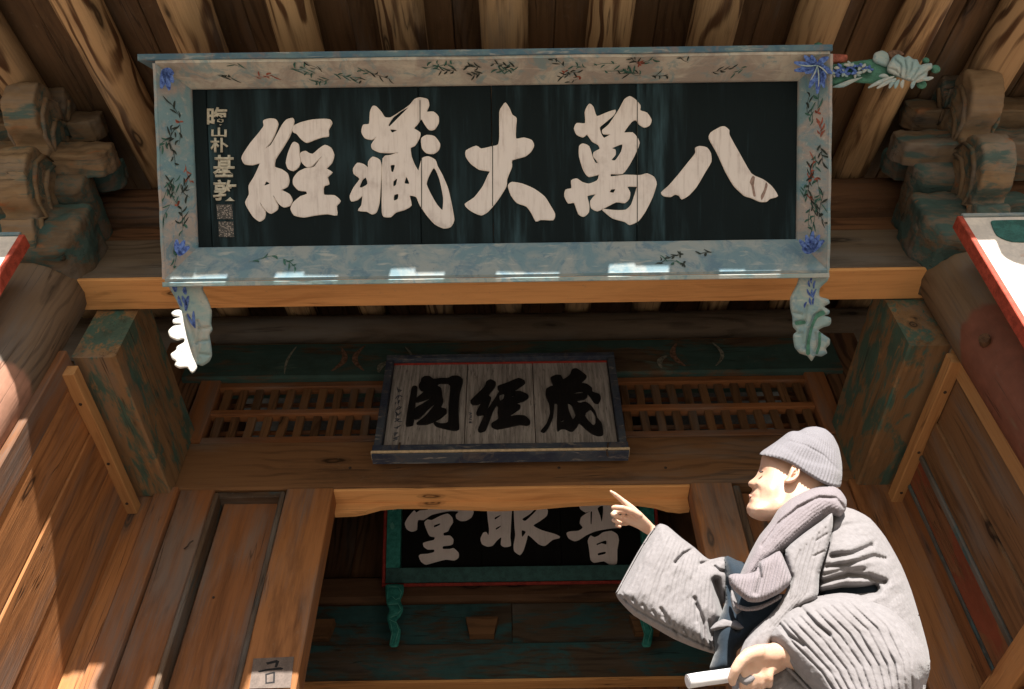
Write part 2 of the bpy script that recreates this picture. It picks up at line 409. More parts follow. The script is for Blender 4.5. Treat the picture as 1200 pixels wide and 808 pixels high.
M['greencarve'] = flat('green_carving', (.05, .15, .11), .3, 30)
M['edge2'] = frame_mat('indigo_frame', (.03, .04, .07), (.06, .075, .10), (.10, .09, .09))
M['cream'] = flat('cream_moulding', (.52, .42, .28), .2, 40)
M['swirlcream'] = flat('faded_cream_swirl', (.16, .16, .13), .5, 50)
M['swirlredst'] = flat('faded_red_swirl', (.13, .075, .05), .5, 50)
M['teal3'] = flat('turquoise_frame', (.02, .20, .18), .2, 30, c2=(.05, .30, .26))
M['teal3l'] = flat('pale_turquoise_line', (.13, .42, .36), .2, 30)
M['red3'] = flat('red_frame_edge', (.27, .03, .022), .25, 30)
M['red'] = flat('red_board_edge', (.35, .06, .035), .3, 30)
M['white'] = flat('whitewashed_board', (.60, .56, .52), .12, 9, c2=(.70, .64, .58))
M['darkgreen'] = flat('dark_green_paint', (.03, .11, .10), .3, 25)
M['iron'] = flat('rusty_iron', (.05, .035, .028), .3, 40, .6)
M['paper'] = flat('white_paper', (.62, .61, .62), .03, 10, .6, bump=.03)
M['stone'] = flat('granite_stone', (.235, .21, .18), .18, 14, .85)
M['sand'] = flat('pale_sandy_ground', (.24, .20, .15), .15, 3, .9, c2=(.29, .245, .185))
M['tile'] = flat('dark_roof_tile', (.08, .085, .09), .25, 12)
M['fontw'] = flat('small_cream_writing', (.42, .40, .33), .2, 90)
M['seal'] = None
def seal():
    k = NT('grey_seal_print'); v = k.coord((1, 1, 1), rnd=False); b = k.n.new('ShaderNodeTexVoronoi'); k.l.new(v, b.inputs['Vector']); b.inputs['Scale'].default_value = 150
    return k.done(k.mix(k.ramp(b.outputs['Distance'], .2, .5), (.30, .27, .25), (.06, .06, .06)), .8, .2)
M['seal'] = seal()
def cloth(name, c, sc, amp, rough=.95):
    k = NT(name); v = k.coord((1, 1, 1), rnd=False)
    w = k.noise(v, sc, 4, .6); q = k.noise(v, 16, 4, .6); fine = k.noise(v, 420, 2, .5)
    k.bump(k.math('ADD', k.math('MULTIPLY', w, amp), k.math('ADD', q, k.math('MULTIPLY', fine, .25))), .35, .006)
    k.b.inputs['Sheen Weight'].default_value = .15
    return k.done(k.mix(k.ramp(w, .3, .7), tuple(x*.86 for x in c), c), rough, .1)
M['coat'] = cloth('grey_quilted_cotton', (.205, .190, .194), 90, .6)
M['knit'] = cloth('grey_lilac_knit', (.205, .178, .19), 260, .8)
M['hat'] = cloth('grey_knit_wool', (.18, .17, .185), 260, .8)
M['navy'] = cloth('navy_cloth_and_fold_shade', (.02, .03, .042), 90, .5)  # vest and trousers, also the painted shade in the coat fold
def skin():
    k = NT('skin'); v = k.coord((1, 1, 1), rnd=False); a = k.noise(v, 14, 4, .6); b = k.noise(v, 260, 2)
    k.b.inputs['Subsurface Weight'].default_value = .18; k.b.inputs['Subsurface Radius'].default_value = (1, .3, .15); k.b.inputs['Subsurface Scale'].default_value = .008
    k.bump(b, .12, .002); return k.done(k.mix(k.ramp(a, .35, .7), (.56, .37, .27), (.49, .28, .19)), .5, .35)
M['skin'] = skin()
M['lip'] = flat('lip', (.36, .19, .14), .1, 60)
M['eyedark'] = flat('dark_eye', (.03, .02, .018), .1, 60, .3)

# ================================================================== THE PLACE
# ---- ground, terrace and steps
GF = -.25
gv = [(-400, -400, -1.62), (400, -400, -1.62), (400, 400, -1.62), (-400, 400, -1.62)]
tag(mesh('ground', gv, [(0, 1, 2, 3)], M['sand']), kind='structure')
def boxv(x0, x1, y0, y1, z0, z1):
    return [(x0, y0, z0), (x1, y0, z0), (x1, y1, z0), (x0, y1, z0), (x0, y0, z1), (x1, y0, z1), (x1, y1, z1), (x0, y1, z1)], [(0, 3, 2, 1), (4, 5, 6, 7), (0, 1, 5, 4), (1, 2, 6, 5), (2, 3, 7, 6), (3, 0, 4, 7)]
def box(name, a, mat, parent=None):
    v, f = boxv(*a); return mesh(name, v, f, mat, parent)
terr = tag(box('terrace', (-5.5, 5.5, 1.05, 8.0, -1.6, GF), M['stone']), kind='structure')
steps = bpy.data.objects.new('stairs', None); COL.objects.link(steps); steps.location = (0, -1, -1.62); tag(steps, kind='structure')
for i in range(7):
    z = GF-.19*(i+1); y1 = 1.045-.32*i
    for j in range(4):
        xa = -2.4+1.2*j; plank('stone_tread', (xa+.004, y1-.18, z-.2), (xa+1.196, y1-.18, z-.2), .36, .4, M['stone'], steps, c=.012, n=3)

# ---- the gate
gate = thing('temple_gate', 'weathered timber temple gate with round rafters, carved corbels, plank walls and an open doorway', 'gate', (0, 3.8, GF))
YD = 3.8
RA, RS = 3.44, .337                                         # underside of the rafters: z = RA + RS*y
rr_ = .104
def rz(y): return RA+RS*y
RIDGE = 4.75
for i in range(-10, 11):
    x = .484*i-.015
    j = random.uniform(-.012, .012)
    y0 = .995+random.uniform(-.018, .018)
    off = rr_*1.0
    log('rafter', (x+j, y0, rz(y0)+off), (x-j, RIDGE, rz(RIDGE)+off), rr_*random.uniform(.94, 1.06), M['rafter'], gate, wob=.005, taper=(1.08, .9))
# boards between the rafters
zb = lambda y: rz(y)+.20
up_r = Vector((0, -RS, 1)).normalized()
for i in range(-11, 11):
    x = .484*i-.015+.242
    for s, w in ((-.12, .235), (.118, .238)):
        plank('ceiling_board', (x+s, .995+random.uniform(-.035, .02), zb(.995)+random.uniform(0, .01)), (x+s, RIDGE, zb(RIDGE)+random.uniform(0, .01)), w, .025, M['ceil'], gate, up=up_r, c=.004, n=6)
# roof skin, tiles and rear slope
v = [(-6, .99, zb(.99)+.03), (6, .99, zb(.99)+.03), (6, RIDGE, zb(RIDGE)+.03), (-6, RIDGE, zb(RIDGE)+.03), (6, 7.6, zb(RIDGE)+.03-RS*(7.6-RIDGE)), (-6, 7.6, zb(RIDGE)+.03-RS*(7.6-RIDGE))]
v2 = [(a, b, c+.16) for a, b, c in v]
mesh('roof_bed', v+v2, [(0, 3, 2, 1), (3, 5, 4, 2), (6, 7, 8, 9), (9, 8, 10, 11), (0, 1, 7, 6), (1, 2, 8, 7), (2, 4, 10, 8), (4, 5, 11, 10), (5, 3, 9, 11), (3, 0, 6, 9)], M['tile'], gate)
TV = []; TF = []
for i in range(-24, 25):
    x = i*.242
    for (ya, yb) in ((1.10, RIDGE), (7.6, RIDGE)):
        za = zb(1.10)+.20 if ya < 2 else zb(RIDGE)+.2-RS*(7.6-RIDGE); zc = zb(RIDGE)+.20
        b = len(TV)
        for t in (0, 1):
            y = ya+(yb-ya)*t; z = za+(zc-za)*t
            for q in range(7):
                a = math.pi*q/6; TV.append((x+.075*math.cos(a), y, z+.06*math.sin(a)))
        for q in range(6): TF.append((b+q, b+q+1, b+8+q, b+7+q))
        TF.append(tuple(b+q for q in range(7)))
tag(mesh('roof_tiles', TV, TF, M['tile'], gate), kind='stuff')

# purlins
log('front_purlin', (-5, 2.6, rz(2.6)-.125), (5, 2.6, rz(2.6)-.125), .125, M['dark'], gate, up=(0, -1, 0))
log('inner_purlin', (-5, 3.87, rz(3.87)-.145), (5, 3.87, rz(3.87)-.145), .145, M['beam'], gate)
plank('purlin_board', (-2.3, 2.62, 3.90), (2.3, 2.62, 3.90), .07, .22, M['dark'], gate)
# front beam with its bare soffit
plank('front_beam', (-2.25, 2.655, 3.69), (2.25, 2.655, 3.69), .185, .34, M['beam'], gate, c=.012)
plank('beam_soffit', (-2.22, 2.657, 3.511), (2.22, 2.657, 3.511), .19, .022, M['orange'], gate, c=.006, n=24, wob=.0025)
# side beams and battens
for s in (-1, 1):
    plank('side_beam', (s*2.01, 2.76, 3.395), (s*2.01, 3.79, 3.395), .21, .50, M['green'], gate, c=.01)
    plank('wall_batten', (s*2.085, 2.76, 3.055), (s*2.085, 3.79, 3.055), .06, .065, M['orange'], gate, c=.004)
# columns
for s in (-1, 1):
    cxx = 2.26 if s > 0 else -2.345
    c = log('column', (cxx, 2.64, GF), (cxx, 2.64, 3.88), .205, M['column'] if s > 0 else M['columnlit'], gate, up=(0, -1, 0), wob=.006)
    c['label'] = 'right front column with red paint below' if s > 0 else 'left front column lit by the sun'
    log('column', (s*2.3, 5.75, GF), (s*2.3, 5.75, 4.2), .19, M['dark'], gate, up=(0, -1, 0))
    plank('column_base', (cxx, 2.64, GF), (cxx, 2.64, GF+.12), .6, .6, M['stone'], gate, up=(0, -1, 0), c=.03)
peg_ = log('peg', (2.11, 2.56, 2.90), (2.065, 2.50, 2.895), .024, M['dark'], gate, n=2)
# side walls made of upright boards
def wall_side(s, spec, name='side_wall'):
    w = bpy.data.objects.new(name, None); COL.objects.link(w); w.parent = gate; w.matrix_parent_inverse = Matrix.Translation(gate.location).inverted()
    w.location = (s*2.13, 3.3, GF)
    for (ya, yb, mat, th, lab) in spec:
        o = plank('board', (s*(2.16-th/2+.0), (ya+yb)/2, GF), (s*(2.16-th/2), (ya+yb)/2, 3.13), yb-ya-.004, .05+random.uniform(0, .006), mat, w, up=(s, 0, 0), c=.005, n=10)
        o.matrix_parent_inverse = (Matrix.Translation(gate.location).inverted() @ Matrix.Translation((0, 0, 0))) if False else Matrix.Translation(w.location).inverted()
        if lab: o['label'] = lab
    return w
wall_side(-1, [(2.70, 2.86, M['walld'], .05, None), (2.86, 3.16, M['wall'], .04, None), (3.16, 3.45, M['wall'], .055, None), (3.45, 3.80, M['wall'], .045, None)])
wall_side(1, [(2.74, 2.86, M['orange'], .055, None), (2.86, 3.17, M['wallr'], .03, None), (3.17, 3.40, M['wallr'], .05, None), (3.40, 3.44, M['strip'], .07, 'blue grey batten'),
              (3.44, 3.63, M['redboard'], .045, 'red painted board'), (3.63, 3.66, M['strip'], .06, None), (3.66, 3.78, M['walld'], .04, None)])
plank('wall_rail', (2.09, 2.8, 1.86), (2.09, 3.78, 1.86), .08, .12, M['orange'], gate)
# outer walls right and left of the columns (the gate's flanks)
for s in (-1, 1):
    for q in range(7):
        plank('flank_board', (s*(2.52+.3*q+.15), 2.80, GF), (s*(2.52+.3*q+.15), 2.80, 3.5), .296, .04, M['wall'], gate, up=(0, 1, 0))
    plank('flank_beam', (s*2.6, 2.66, 3.69), (s*4.9, 2.66, 3.69), .18, .34, M['beam'], gate)

# ---- door wall at Y = 3.8
def upright(name, xa, xb, ya, yb, z0, z1, mat, **k):
    return plank(name, ((xa+xb)/2, (ya+yb)/2, z0), ((xa+xb)/2, (ya+yb)/2, z1), xb-xa-.003, yb-ya, mat, gate, up=(0, 1, 0), **k)
upright('door_post', -2.13, -2.0, 3.80, 3.95, GF, 3.19, M['wall'])
upright('door_post', -2.0, -1.87, 3.77, 3.93, GF, 3.19, M['walld'])
upright('stile', -1.87, -1.675, 3.80, 3.93, GF, 3.19, M['walld'])
upright('moulding', -1.675, -1.645, 3.79, 3.93, GF, 3.16, M['stripd'])
upright('door_panel', -1.635, -1.315, 3.87, 3.90, GF, 3.17, M['walld'])
upright('moulding', -1.305, -1.275, 3.79, 3.93, GF, 3.16, M['stripd'])
upright('door_jamb', -1.275, -1.01, 3.795, 3.94, GF, 3.185, M['wall'])
upright('door_jamb', .985, 1.22, 3.795, 3.94, GF, 3.185, M['wall'])
upright('moulding', 1.22, 1.26, 3.79, 3.93, GF, 3.16, M['stripd'])
upright('door_panel', 1.26, 1.60, 3.87, 3.90, GF, 3.17, M['walld'])
upright('moulding', 1.60, 1.64, 3.79, 3.93, GF, 3.16, M['stripd'])
upright('stile', 1.64, 1.87, 3.80, 3.93, GF, 3.19, M['walld'])
upright('door_post', 1.87, 2.13, 3.78, 3.95, GF, 3.19, M['wall'])
plank('panel_rail', (-1.66, 3.86, 3.165), (-1.29, 3.86, 3.165), .1, .04, M['stripd'], gate)
plank('lintel', (-1.92, 3.87, 3.37), (1.92, 3.87, 3.37), .15, .355, M['lintel'], gate, c=.012, n=14)
plank('lintel_soffit', (-1.01, 3.885, 3.186), (.985, 3.885, 3.186), .155, .018, M['orange'], gate, c=.004, n=14)
# trefoil valance under the lintel
vp = [(-1.01, 3.178), (.985, 3.178), (.985, 3.105), (.93, 3.098), (.86, 3.11), (.80, 3.135), (.70, 3.155), (.5, 3.165), (.30, 3.155), (.12, 3.137), (-.10, 3.130), (-.3, 3.142), (-.5, 3.155), (-.66, 3.158), (-.76, 3.148), (-.84, 3.12), (-.90, 3.108), (-1.01, 3.104)]
def ymap(Y):
    def f(x, z): return np.stack([x, np.full(len(x), Y), z], 1), np.broadcast_to(np.array([0, -1., 0]), (len(x), 3))
    return f
extr('valance', [(vp, [])], ymap(3.95), 0, .035, M['orange'], gate, smooth_n=1)
# lattice transom
lat = bpy.data.objects.new('lattice_transom', None); COL.objects.link(lat); lat.parent = gate; lat.location = (0, 3.85, 3.8)
lat.matrix_parent_inverse = Matrix.Translation(gate.location).inverted()
def lp(name, p0, p1, w, h, mat, **k):
    o = plank(name, p0, p1, w, h, mat, lat, **k); o.matrix_parent_inverse = Matrix.Translation(lat.location).inverted(); return o
for z, h in ((3.575, .05), (3.805, .045), (4.045, .05)):
    lp('rail', (-1.86, 3.835, z), (1.86, 3.835, z), .07, h, M['walld'])
n_s = 37
for k in range(n_s):
    x = -1.80+3.6*k/(n_s-1)
    for z0, z1 in ((3.60, 3.783), (3.828, 4.02)):
        lp('slat', (x+random.uniform(-.004, .004), 3.835, z0), (x, 3.835, z1), .050, .03, M['lintel'], up=(0, 1, 0), n=2, c=.004)
for z in (3.66, 3.72, 3.9, 3.96):
    lp('cross_rail', (-1.86, 3.90, z), (1.86, 3.90, z), .03, .02, M['walld'], n=2)
upright('transom_post', -1.98, -1.85, 3.78, 3.95, 3.55, 4.08, M['walld'])
upright('transom_post', 1.85, 1.98, 3.78, 3.95, 3.55, 4.08, M['walld'])
plank('painted_beam', (-2.1, 3.86, 4.235), (2.1, 3.86, 4.235), .20, .33, M['teal'], gate, c=.014, n=16)
plank('purlin_bearer', (-2.2, 3.86, 4.42), (2.2, 3.86, 4.42), .12, .05, M['lintel'], gate)
upright('gusset_board', -2.3, -2.0, 3.80, 3.9, 3.15, 4.5, M['dark'])
upright('gusset_board', 2.0, 2.3, 3.80, 3.9, 3.15, 4.5, M['dark'])
# swirl strokes on the painted beam
def stroke_poly(x0, y0, x1, y1, w, bend):
    """leaf-shaped brush stroke in any 2D frame"""
    pts = []; dx, dy = x1-x0, y1-y0; L = math.hypot(dx, dy) or 1; nx, ny = -dy/L, dx/L
    for i in range(6):
        t = i/5; b = bend*math.sin(math.pi*t); ww = w*math.sin(math.pi*(.08+.84*t))**.8
        pts.append((x0+dx*t+nx*(b+ww), y0+dy*t+ny*(b+ww)))
    for i in range(5, -1, -1):
        t = i/5; b = bend*math.sin(math.pi*t); ww = w*math.sin(math.pi*(.08+.84*t))**.8
        pts.append((x0+dx*t+nx*(b-ww), y0+dy*t+ny*(b-ww)))
    return pts
sw = {'cream': [], 'redst': []}
for (x, z, dx, dz, w, b, m) in [(-1.45, 4.1, .03, .26, .008, .02, 'cream'), (-1.15, 4.12, .03, .22, .02, -.05, 'redst'), (-.95, 4.12, -.02, .24, .018, .06, 'redst'), (-.72, 4.12, .02, .22, .01, -.06, 'cream'), (-.85, 4.1, .05, .1, .02, .02, 'cream'),
                               (.95, 4.1, .05, .12, .018, .03, 'cream'), (1.1, 4.12, -.02, .22, .02, .05, 'redst'), (1.3, 4.12, .02, .22, .012, -.05, 'cream')]:
    sw[m].append((stroke_poly(x, z, x+dx, z+dz, w, b), []))
for m, s in sw.items():
    for q in s: extr('painted_swirl', [q], ymap(3.757), 0, .002, M['swirl'+m], gate, smooth_n=2)

# ---- inner part seen through the doorway
YB = 5.6
box('inner_wall', (-2.3, 2.3, YB+.13, YB+.18, GF, 5.0), M['dark'], gate)
for k in range(9):
    xa = -2.25+.5*k; upright('back_board', xa, xa+.5, YB+.05, YB+.10, 3.8, 4.9, M['dark'])
plank('back_beam', (-2.2, YB+.02, 3.70), (2.2, YB+.02, 3.70), .18, .215, M['dark'], gate, c=.03, n=14)
plank('back_frieze', (-2.2, YB+.03, 3.425), (-.03, YB+.03, 3.425), .09, .325, M['tealdark'], gate, c=.004)
plank('back_frieze', (-.025, YB+.03, 3.425), (2.2, YB+.03, 3.425), .09, .325, M['tealdark'], gate, c=.004)
plank('back_lintel', (-2.2, YB+.03, 3.125), (2.2, YB+.03, 3.125), .14, .265, M['tealdark'], gate, c=.006)
plank('back_soffit', (-2.2, YB+.03, 2.98), (2.2, YB+.03, 2.98), .15, .02, M['orange'], gate, c=.003)
for k in range(8):
    xa = -2.2+.55*k; upright('back_door_board', xa, xa+.55, YB+.06, YB+.10, GF, 2.97, M['walld'])
for x in (-1.40, -.24, .92):
    v = [(-.115, -.05, .07), (.115, -.05, .07), (.115, .04, .07), (-.115, .04, .07), (-.085, -.04, -.06), (.085, -.04, -.06), (.085, .04, -.06), (-.085, .04, -.06)]
    mesh('bearing_block', [(a+x, b+YB-.045, c+3.36) for a, b, c in v], [(0, 1, 2, 3), (7, 6, 5, 4), (0, 4, 5, 1), (1, 5, 6, 2), (2, 6, 7, 3), (3, 7, 4, 0)], M['lintel'], gate)
for s in (-1, 1):
    for k in range(4):
        plank('inner_side_board', (s*2.16, 4.15+.42*k, GF), (s*2.16, 4.15+.42*k, 4.9), .415, .04, M['dark'], gate, up=(s, 0, 0))

# ---- carved corbels on the column heads
def pxslab(name, poly, Y, th, mat, parent, round_=.35, detail=None, g=3.0):
    """carved block: outline placed on the real plane y=Y, rounded, th thick"""
    def d0(px, py):
        r = ray(px, py); return Y/r[:, 1]
    return inflate(name, poly, d0, th, mat, parent, R=round_*20, g=g, detail=detail, edge=th*.6, blur=2)
def cl(lines, w, d):
    def f(P):
        s = np.zeros(len(P))
        for l in lines: s += crease(P, l, w, d)
        return s
    return f
Rz = lambda t: Zp(1030, 100, 4.253, t)
Lz = lambda t: Zp(0, 110, 4.487, t)

def taperblock(name, x0, x1, y0, y1, z0, zm, z1, k, mat):
    """bearing block: straight upper part, underside cut back by k"""
    b = bmesh.new(); rings = [(x0+k, x1-k, y0+k, y1-k, z0), (x0, x1, y0, y1, zm), (x0, x1, y0, y1, z1)]; V = []
    for (a, c, d, e, z) in rings: V.append([b.verts.new(p) for p in ((a, d, z), (c, d, z), (c, e, z), (a, e, z))])
    b.faces.new(V[0][::-1]); b.faces.new(V[2])
    for i in range(2):
        for j in range(4): b.faces.new((V[i][j], V[i][(j+1) % 4], V[i+1][(j+1) % 4], V[i+1][j]))
    bmesh.ops.bevel(b, geom=list(b.edges), offset=.012, segments=2, affect='EDGES')
    me = bpy.data.meshes.new(name); b.to_mesh(me); b.free(); return link(name, me, mat, gate)
scroll = [(2.66, 3.50), (2.44, 3.48), (2.34, 3.50), (2.24, 3.56), (2.27, 3.62), (2.16, 3.60), (2.06, 3.64), (1.99, 3.72), (2.00, 3.82), (2.08, 3.88), (2.05, 3.93), (1.93, 3.90), (1.83, 3.95), (1.78, 4.05), (1.84, 4.13), (1.95, 4.13), (1.98, 4.19), (1.90, 4.27), (2.02, 4.33), (2.2, 4.30), (2.66, 4.34)]
def weather(o, bev=.014, amp=.010, size=.07):
    m = o.modifiers.new('bevel', 'BEVEL'); m.width = bev; m.segments = 3; m.limit_method = 'ANGLE'; m.angle_limit = R_(40)
    m = o.modifiers.new('sub', 'REMESH'); m.mode = 'VOXEL'; m.voxel_size = .0095; m.use_smooth_shade = True
    t = bpy.data.textures.get('chisel') or bpy.data.textures.new('chisel', 'CLOUDS'); t.noise_scale = size
    m = o.modifiers.new('disp', 'DISPLACE'); m.texture = t; m.strength = amp*2.2; m.mid_level = .5; m.texture_coords = 'GLOBAL'
    return o
def xmap(X, sg):
    def f(y, z): return np.stack([np.full(len(y), X), y, z], 1), np.broadcast_to(np.array([sg, 0., 0]), (len(y), 3))
    return f
for sg, cx in ((1, 2.30), (-1, -2.36)):
    weather(taperblock('corbel_block', cx-.30, cx+.27, 2.30, 2.80, 3.47, 3.60, 3.80, .08, M['corbel']), amp=.010)
    weather(taperblock('corbel_disc', cx-.26, cx+.23, 2.20, 2.76, 3.82, 3.88, 3.98, .05, M['corbel']), amp=.008)
    weather(extr('corbel_scroll', [(scroll, [])], xmap(cx-.075, 1), 0, .16, M['corbelo'], gate))
    # cross arms of the bracket set, their rounded ends towards the opening
    for (yy, zz, l, h, th, mt) in ((2.16, 3.98, .36, .15, .13, 'corbelo'), (2.34, 4.14, .30, .16, .12, 'corbel'), (2.10, 4.22, .24, .14, .12, 'corbelo')):
        xa = cx-sg*l; prof = [(0, -.0), (.03, -h*.35), (.10, -h*.5), (.9, -h*.5), (.9, h*.5), (.06, h*.5), (.01, h*.3)]
        def ym(x, z, Y=yy, X=xa, Z=zz): return np.stack([X+sg*x, np.full(len(x), Y), z+Z], 1), np.broadcast_to(np.array([0, -1., 0]), (len(x), 3))
        weather(extr('bracket_arm', [(prof, [])], ym, -th/2, th/2, M[mt], gate), .018)
    # carved ridges following the scroll on both faces
    for dk in (.90, .76):
        line = [(y*dk+2.62*(1-dk), z*dk+4.15*(1-dk)) for y, z in scroll[2:18]]
        for fx in (cx-.078, cx+.088):
            V = []; F = []
            for (y, z) in line:
                for q in range(6):
                    a = math.pi*2*q/6; V.append((fx+.012*math.cos(a), y+.013*math.sin(a), z+.013*math.sin(a)))
            for i in range(len(line)-1):
                for q in range(6): F.append((i*6+q, i*6+(q+1) % 6, i*6+6+(q+1) % 6, i*6+6+q))
            mesh('carved_ridge', V, F, M['corbelo'], gate, smooth=True)

# ================================================================== SIGNBOARDS
# ---- the large board under the eaves: leans far forward
def unit(v): v = np.asarray(v, float); return v/np.linalg.norm(v)
S1_LEAN = R_(53.6)
S1_up = np.array([0, -math.sin(S1_LEAN), math.cos(S1_LEAN)]); S1_n = np.array([0, -math.cos(S1_LEAN), -math.sin(S1_LEAN)])
S1_o = np.array([0, 2.30, 3.23])                        # foot of the panel
s1 = thing('great_signboard', 'largest signboard, dark with five pale characters in a floral painted frame under the rafters', 'signboard', tuple(S1_o))
# true rectangle of the panel, from the photograph's corners on that plane
q = onplane(np.array([222, 932, 935, 236.]), np.array([103, 98, 283, 288.]), S1_o, S1_n)
loc = lambda P: (P[..., 0], (P-S1_o)@S1_up)
ax_, ay_ = loc(q)
X0, X1 = (ax_[0]+ax_[3])/2, (ax_[1]+ax_[2])/2; V0, V1 = (ay_[2]+ay_[3])/2, (ay_[0]+ay_[1])/2
def S1(x, v, n): return S1_o+np.array([1., 0, 0])*x+S1_up*v+S1_n*n
# panel boards (five planks side by side)
seams = [X0-.04, X0+.06, float(loc(onplane(np.array([492.]), np.array([200.]), S1_o, S1_n))[0][0]), float(loc(onplane(np.array([577.]), np.array([200.]), S1_o, S1_n))[0][0]), float(loc(onplane(np.array([746.]), np.array([200.]), S1_o, S1_n))[0][0]), X1+.04]
def s1mat(x, v, n):
    p = S1(x, v, n); return Matrix(((1, S1_up[0], -S1_n[0]*-1, p[0]), (0, S1_up[1], S1_n[1], p[1]), (0, S1_up[2], S1_n[2], p[2]), (0, 0, 0, 1)))
def local_box(name, x0, x1, v0, v1, n0, n1, mat, parent, S, bevel=.003):
    c = bevel
    A = [(x0+c, v0, n1-c), (x1-c, v0, n1-c)]
    V = []
    for (n, i) in ((n0, 0), (n1-c, 0), (n1, c)):
        V += [S(x0+i, v0+i, n), S(x1-i, v0+i, n), S(x1-i, v1-i, n), S(x0+i, v1-i, n)]
    F = [(3, 2, 1, 0), (8, 9, 10, 11)]
    for r in (0, 4):
        for i in range(4): F.append((r+i, r+(i+1) % 4, r+4+(i+1) % 4, r+4+i))
    o = mesh(name, V, F, mat, parent); clean(o.data); return o
for a, b in zip(seams[:-1], seams[1:]):
    local_box('panel_board', a+.0012, b-.0012, V0-.05, V1+.05, -.03, random.uniform(-.001, .0015), M['panelblack'], s1, S1)
# characters
C1 = lambda t: Zp(230, 110, 5, t)
C2 = lambda t: Zp(400, 110, 5, t)
C3 = lambda t: Zp(540, 110, 5, t)
C4 = lambda t: Zp(700, 110, 5, t)
chars1 = [
 [(C1('395 160 430 148 465 152 480 180 462 235 440 280 408 322 440 302 475 240 505 185 530 155 565 145 573 165 560 220 540 265 500 330 465 385 460 430 500 445 535 470 545 510 535 545 500 565 545 590 563 625 550 655 515 665 483 642 452 594 466 630 479 655 475 680 440 702 412 686 374 636 390 668 406 692 400 730 372 748 335 720 300 665 290 635 312 590 310 540 340 490 375 410 330 418 285 412 268 380 280 350 320 290 370 230 398 190'), [C1('412 515 432 528 400 540')]),
  (C1('567 195 610 172 680 155 750 150 785 155 795 175 775 215 775 250 740 255 690 272 650 287 620 270 590 235 570 225'), []),
  (C1('575 285 600 300 605 360 612 395 600 430 570 452 540 440 528 405 540 350 560 300'), []),
  (C1('612 350 640 338 660 350 685 355 720 325 755 303 790 320 807 360 795 405 765 440 797 462 770 490 778 530 752 540 745 560 750 595 810 598 845 630 822 660 825 712 770 705 700 712 630 724 575 712 555 675 570 640 610 605 650 590 645 572 600 565 570 530 572 495 600 460 640 440 690 432 712 405 738 368 705 398 680 424 650 430 622 405 614 380'), [])],
 [(C2('185 75 205 78 235 110 255 140 290 142 345 108 400 70 430 35 460 25 505 35 513 70 500 108 540 108 568 135 568 175 545 210 515 212 490 180 470 150 445 180 425 205 462 230 455 265 430 305 405 318 410 370 430 420 452 455 460 430 475 380 510 370 550 390 562 425 592 480 625 560 645 650 660 740 640 780 600 788 550 765 500 710 460 650 440 605 400 598 410 655 370 680 320 695 290 722 250 720 240 690 240 560 245 380 290 362 335 347 300 347 230 345 185 325 178 300 207 254 180 270 140 260 120 225 130 185 165 178 170 110'),
    [C2('396 80 375 102 330 147 285 192 277 184 302 142 352 102'), C2('288 210 328 215 298 230'), C2('290 420 315 420 305 460 292 455'), C2('305 515 328 498 322 535 305 545'), C2('310 595 335 588 332 618 308 628'), C2('382 488 400 528 370 526'), C2('540 437 515 480 499 530 525 590 560 650 593 683 598 610 578 510 556 452')]),
  (C2('470 265 500 245 545 252 577 295 570 330 540 352 500 348 475 320'), []),
  (C2('160 400 185 372 225 390 236 440 230 540 222 640 205 695 180 706 150 690 100 685 120 655 125 600 95 622 60 630 52 600 75 550 110 500 75 470 72 440 95 408 130 415 158 435'), [C2('145 492 155 530 120 552 107 545 125 505')])],
 [(C3('262 55 285 90 300 125 325 145 322 190 322 265 370 260 415 275 427 305 410 340 375 368 300 390 298 430 270 500 265 545 215 625 160 690 120 712 75 695 45 675 25 648 80 610 130 545 160 480 170 455 110 445 60 410 32 370 32 335 90 308 120 325 180 312 220 300 228 250 228 110 245 75'), []),
  (C3('278 540 300 520 360 530 430 560 490 605 525 660 550 705 540 740 470 738 440 747 415 700 385 660 330 640 295 595'), [])],
 [(C3('740 80 755 62 775 80 795 135 850 115 905 97 895 125 850 165 812 198 822 240 840 262 875 240 835 236 830 215 870 180 930 90 960 35 990 18 1020 35 1050 70 1050 100 1090 115 1115 155 1105 185 1075 198 1045 180 1025 155 1000 165 955 228 1005 230 1030 255 1045 290 1025 345 985 420 945 470 880 470 880 488 960 478 1050 480 1090 470 1130 490 1145 530 1120 610 1080 690 1040 745 990 768 960 750 890 730 845 695 830 678 900 685 965 683 1000 650 1030 560 1030 545 975 545 990 580 985 615 960 640 910 635 850 665 800 688 765 670 760 630 790 590 740 600 750 650 748 695 720 720 690 705 665 640 630 642 608 600 615 565 650 555 648 510 680 500 710 520 750 530 800 510 808 475 750 487 720 450 695 370 695 310 715 295 750 310 770 370 785 405 805 410 795 390 778 370 780 345 815 325 805 300 770 280 740 240 715 255 680 240 665 205 680 175 730 175 728 110'),
    [C3('885 320 945 297 940 340 905 392 882 388 905 360 905 330'), C3('880 562 905 560 895 582 872 578')])],
 [(C4('575 320 600 310 640 318 662 350 665 400 630 460 580 545 535 595 495 618 480 598 455 590 430 603 390 600 375 580 420 540 480 470 540 395 575 350'), []),
  (C4('665 230 720 198 745 195 770 215 772 245 830 350 900 470 970 505 1020 545 1055 600 1010 615 990 632 950 632 900 610 860 597 800 540 750 455 700 345 655 265'), [])]]
S1map = planemap(S1_o, S1_n)
def scaled(loop, k, c): return [((x-c[0])*k+c[0], (y-c[1])*k+c[1]) for x, y in loop]
